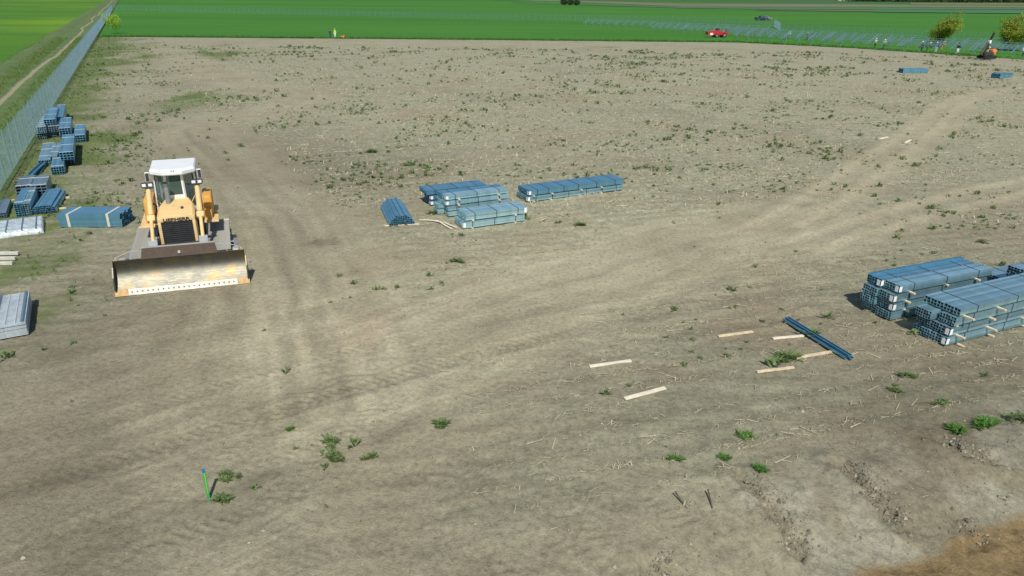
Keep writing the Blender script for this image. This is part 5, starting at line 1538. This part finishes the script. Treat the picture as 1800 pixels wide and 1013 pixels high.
# ------------------------------------------------------------------ people
def person(px, label, top, legs, rz=0.0, pose='stand', hat='whitecloth', h=1.75, z=0.03, arms='skin'):
    c = at(*px)
    root = empty('person', (c[0], c[1], z), rz)
    tag(root, label, 'person', 'workers on the site')
    k = h / 1.75
    lean = {'stand': 0.0, 'bend': 0.42, 'carry': 0.08}[pose]
    J = {'pel': (0, 0, .93), 'wst': (0, -lean * .15, 1.08), 'chs': (0, -lean * .6, 1.30), 'nck': (0, -lean * .95, 1.47 - lean * .15), 'hd0': (0, -lean * 1.0, 1.58 - lean * .2), 'hd1': (0, -lean * 1.05, 1.68 - lean * .25),
         'hl': (-.09, 0, .88), 'kl': (-.11, -.05, .50), 'al': (-.12, .03, .09), 'tl': (-.13, -.13, .04), 'hr': (.09, 0, .88), 'kr': (.12, -.03, .50), 'ar': (.14, .06, .09), 'tr': (.15, -.10, .04),
         'sl': (-.18, -lean * .8, 1.41 - lean * .12), 'sr': (.18, -lean * .8, 1.41 - lean * .12)}
    if pose == 'stand':
        J.update(el=(-.25, -lean + .02, 1.14), wl=(-.25, -.10, .90), fl=(-.25, -.14, .80), er=(.26, .02, 1.14), wr=(.30, -.12, .92), fr=(.30, -.17, .83))
    else:
        J.update(el=(-.25, -lean - .12, 1.15), wl=(-.2, -lean - .36, 1.12), fl=(-.18, -lean - .45, 1.12), er=(.25, -lean - .12, 1.15), wr=(.2, -lean - .36, 1.12), fr=(.18, -lean - .45, 1.12))
    R = dict(pel=.15, wst=.14, chs=.165, nck=.06, hd0=.085, hd1=.09, hl=.095, kl=.068, al=.045, tl=.04, hr=.095, kr=.068, ar=.045, tr=.04, sl=.075, sr=.075, el=.05, wl=.035, fl=.03, er=.05, wr=.035, fr=.03)
    E_ = [('pel', 'wst'), ('wst', 'chs'), ('chs', 'nck'), ('nck', 'hd0'), ('hd0', 'hd1'), ('pel', 'hl'), ('hl', 'kl'), ('kl', 'al'), ('al', 'tl'), ('pel', 'hr'), ('hr', 'kr'), ('kr', 'ar'), ('ar', 'tr'), ('chs', 'sl'), ('sl', 'el'), ('el', 'wl'), ('wl', 'fl'), ('chs', 'sr'), ('sr', 'er'), ('er', 'wr'), ('wr', 'fr')]
    names = list(J)
    me = bpy.data.meshes.new('body')
    me.from_pydata([tuple(q * k for q in J[n_]) for n_ in names], [(names.index(a), names.index(b)) for a, b in E_], [])
    o = link('body', me)
    md = o.modifiers.new('skin', 'SKIN')
    for i, n_ in enumerate(names):
        sv = me.skin_vertices[0].data[i]
        sv.radius = (R[n_] * k, R[n_] * k * (0.75 if n_ in ('chs', 'wst', 'pel') else 1))
        sv.use_root = n_ == 'pel'
    ss_ = o.modifiers.new('sub', 'SUBSURF'); ss_.levels = ss_.render_levels = 1
    dg = bpy.context.evaluated_depsgraph_get()
    m2 = bpy.data.meshes.new_from_object(o.evaluated_get(dg))
    bpy.data.objects.remove(o)
    m2.name = 'body'
    m2.materials.clear()
    for q in (M[top], M[legs], M['skin'], M['blackcloth']): m2.materials.append(q)
    for p in m2.polygons:
        zc = p.center.z / k
        xc = abs(p.center.x) / k
        mi = 1
        if zc > 1.48 - lean * .2: mi = 2
        elif zc > 0.94 and not (xc > .235 and zc < 0.96): mi = 0
        if xc > .23 and zc < .92: mi = 2
        if zc < 0.12: mi = 3
        p.material_index = mi
        p.use_smooth = True
    link('body', m2, root)
    if hat:
        mb = MB()
        cy = J['hd1'][1] * k; cz = (J['hd1'][2] + 0.03) * k
        nseg = 10
        rings = [(0.125, 0), (0.118, 0.05), (0.09, 0.10), (0.04, 0.125)]
        V = [(math.cos(2 * PI * i / nseg) * r0, cy + math.sin(2 * PI * i / nseg) * r0 * 1.1, cz + dz) for r0, dz in rings for i in range(nseg)]
        fs = [(j * nseg + i, j * nseg + (i + 1) % nseg, (j + 1) * nseg + (i + 1) % nseg, (j + 1) * nseg + i) for j in range(3) for i in range(nseg)] + [tuple(range(30, 40))]
        mb.add(V, fs)
        mb.box((0, cy - 0.14, cz + 0.005), (0.16, 0.08, 0.015))
        mb.build('helmet', M[hat], root)
    return root
person((581, 67.6), 'worker in dark navy clothes at the far field edge', 'navy', 'navy', 0.3, hat='navy')
person((589.5, 67.8), 'worker in a yellow vest and pale trousers at the far field edge', 'hivis', 'whitecloth', -0.4, hat='hivis', h=1.85)
person((1384, 69.5), 'worker in white top left of the racking rows', 'whitecloth', 'greycloth', 0.6, 'bend')
person((1418, 71.5), 'dark dressed worker among the racking rows on the left', 'bluecloth', 'navy', 0.1, hat='whitecloth')
person((1537, 84.5), 'yellow vested worker on the left of the pair carrying a steel bar', 'hivis', 'navy', 0.2, 'carry')
person((1553, 86.5), 'yellow vested worker on the right of the pair carrying a steel bar', 'hivis', 'blackcloth', -0.3, 'carry')
person((1619, 91), 'worker in navy on the left of the group under the leaning tree', 'navy', 'navy', 0.5)
person((1628, 92), 'bending worker in dark clothes in the group under the leaning tree', 'greycloth', 'blackcloth', 1.0, 'bend')
person((1644, 92.5), 'blue dressed worker with white helmet in the group under the leaning tree', 'bluecloth', 'whitecloth', -0.2)
person((1653.5, 90), 'worker in orange on the right of the group under the leaning tree', 'orangecloth', 'orangecloth', 0.4, 'bend')
person((1682, 96.5), 'worker in black top and white trousers standing alone', 'blackcloth', 'whitecloth', 0.0, hat='blackcloth', h=1.9)
person((1735, 103), 'yellow vested worker beside the pile driver', 'hivis', 'navy', 0.3)
person((1797, 100), 'worker in pale clothes cut by the right frame edge', 'whitecloth', 'navy', 0.2)
# bar carried by the pair
a_, b_ = at(1537, 84.5), at(1562, 87)
mb = MB().bar((a_[0], a_[1] - 0.4, 1.15), (b_[0], b_[1] - 0.4, 1.2), 0.12, 0.1)
tag(mb.build('steel_bar', M['wire'], None, (0, 0, 0.03)), 'long steel bar held by the two yellow vested workers', 'steel bar')
# orange bag by the far workers
c = at(602, 67.5)
tag(MB().cbox((0, 0, 0.22), (0.9, 0.5, 0.42), 0.12).cbox((0.35, 0, 0.5), (0.25, 0.25, 0.2), 0.06).build('tool_bag', M['orangecloth'], None, (c[0], c[1], 0.03), smooth=True), 'orange tool bag on the ground by the far workers', 'bag')

# ------------------------------------------------------------------ vehicles
def wheel(root, p, r, w):
    wr = MB().tube((p[0], p[1] - w / 2, r), (p[0], p[1] + w / 2, r), r, n=16).build('wheel', M['black'], root, smooth=True)
    MB().tube((p[0], p[1] - w / 2 - 0.01, r), (p[0], p[1] + w / 2 + 0.01, r), r * 0.55, n=12).build('rim', M['greysteel'], wr)

def pickup(px, rz, label, paint, name='pickup_truck', z=0.07):
    c = at(*px)
    root = empty(name, (c[0], c[1], z), rz)
    tag(root, label, 'vehicle')
    MB().prism([(-2.5, 0.45), (2.45, 0.45), (2.5, 0.75), (2.35, 1.0), (1.15, 1.08), (-2.5, 1.1)], -0.86, 0.86, axis='y').build('body', M[paint], root)
    cabm = MB().prism([(1.15, 1.08), (0.55, 1.66), (-0.75, 1.68), (-0.95, 1.1)], -0.76, 0.76, axis='y')
    cb = cabm.build('cabin', M[paint], root)
    for sy in (-1, 1):
        MB().prism([(0.95, 1.12), (0.5, 1.58), (-0.68, 1.6), (-0.8, 1.12)], sy * 0.762, sy * 0.768, axis='y').build('window', M['glass'], cb)
        MB().cbox((2.46, sy * 0.62, 0.82), (0.06, 0.3, 0.16), 0.01).build('headlight', M['lamp'], root)
    MB().prism([(1.16, 1.1), (1.17, 1.11), (0.58, 1.65), (0.56, 1.63)], -0.7, 0.7, axis='y').build('windscreen', M['glass'], cb)
    for x in (-1.6, 1.55):
        for sy in (-0.82, 0.82): wheel(root, (x, sy), 0.38, 0.24)
    return root
def red_machine(px, rz):
    c = at(*px)
    root = empty('farm_machine', (c[0], c[1], 0.07), rz)
    tag(root, 'red farm machine standing at the edge of the green field', 'machine')
    MB().prism([(-2.4, 0.55), (2.2, 0.55), (2.5, 0.9), (2.4, 1.2), (1.2, 1.25), (0.6, 1.45), (-0.4, 1.5), (-1.2, 1.2), (-2.5, 1.25)], -0.9, 0.9, axis='y').build('body', M['red'], root)
    MB().tube((-1.2, -0.75, 0.95), (-1.2, 0.75, 0.95), 0.55, n=18).build('drum', M['red'], root, smooth=True)
    MB().cbox((-1.6, -0.93, 0.75), (0.7, 0.08, 0.45), 0.03).build('side_plate', M['white'], root)
    MB().cbox((0.1, 0, 1.75), (0.7, 0.8, 0.5), 0.05).build('seat_frame', M['dark'], root)
    MB().tube((0.5, 0, 1.4), (0.3, 0, 2.2), 0.05, n=8).bar((0.2, -0.5, 2.15), (0.2, 0.5, 2.15), 0.08, 0.08).build('mast', M['greysteel'], root)
    MB().bar((2.3, -1, 0.9), (2.3, 1, 1.9), 0.08, 0.08).bar((2.3, 1, 0.9), (2.3, -1, 1.9), 0.08, 0.08).bar((2.3, -1.0, 1.9), (2.3, 1, 1.9), 0.1, 0.1).build('linkage', M['red'], root)
    for x, r in ((1.55, 0.5), (-0.3, 0.42)):
        for sy in (-0.95, 0.95): wheel(root, (x, sy), r, 0.28)
    return root
red_machine((1259, 66.3), 0.12)
pickup((1338, 36.5), 0.1, 'dark pickup in the far green field', 'navy')
pickup((1345, 36.2), 0.1, 'grey pickup in the far green field', 'greysteel')

def pile_driver(px):
    c = at(*px)
    root = empty('pile_driver', (c[0], c[1], 0.03), 0.2)
    tag(root, 'small tracked pile driver with dark leaning mast and orange tank', 'machine')
    for sy in (-0.7, 0.7):
        MB().prism([(-1.0, 0.1), (-1.15, 0.3), (-1.0, 0.55), (1.0, 0.55), (1.15, 0.3), (1.0, 0.1)], sy - 0.18, sy + 0.18, axis='y').build('track', M['black'], root)
    MB().cbox((-0.1, 0, 0.85), (1.7, 1.1, 0.6), 0.08).build('chassis', M['dark'], root)
    MB().cbox((0.95, 0, 1.15), (0.8, 0.9, 0.85), 0.18).build('tank', M['orangecloth'], root, smooth=True)
    mm = MB().bar((-0.9, 0, 0.5), (0.35, 0, 4.1), 0.24, 0.22)
    ms = mm.build('mast', M['black'], root)
    MB().bar((-1.15, 0, 0.7), (-0.3, 0, 2.6), 0.12, 0.4).build('mast_guide', M['rust'], ms)
    MB().cbox((-0.1, 0, 2.7), (0.35, 0.4, 0.5), 0.05).build('hammer', M['white'], ms)
    MB().bar((0.4, 0, 1.0), (-0.4, 0, 2.4), 0.08, 0.08).build('mast_strut', M['dark'], root)
    return root
pile_driver((1733, 104.5))
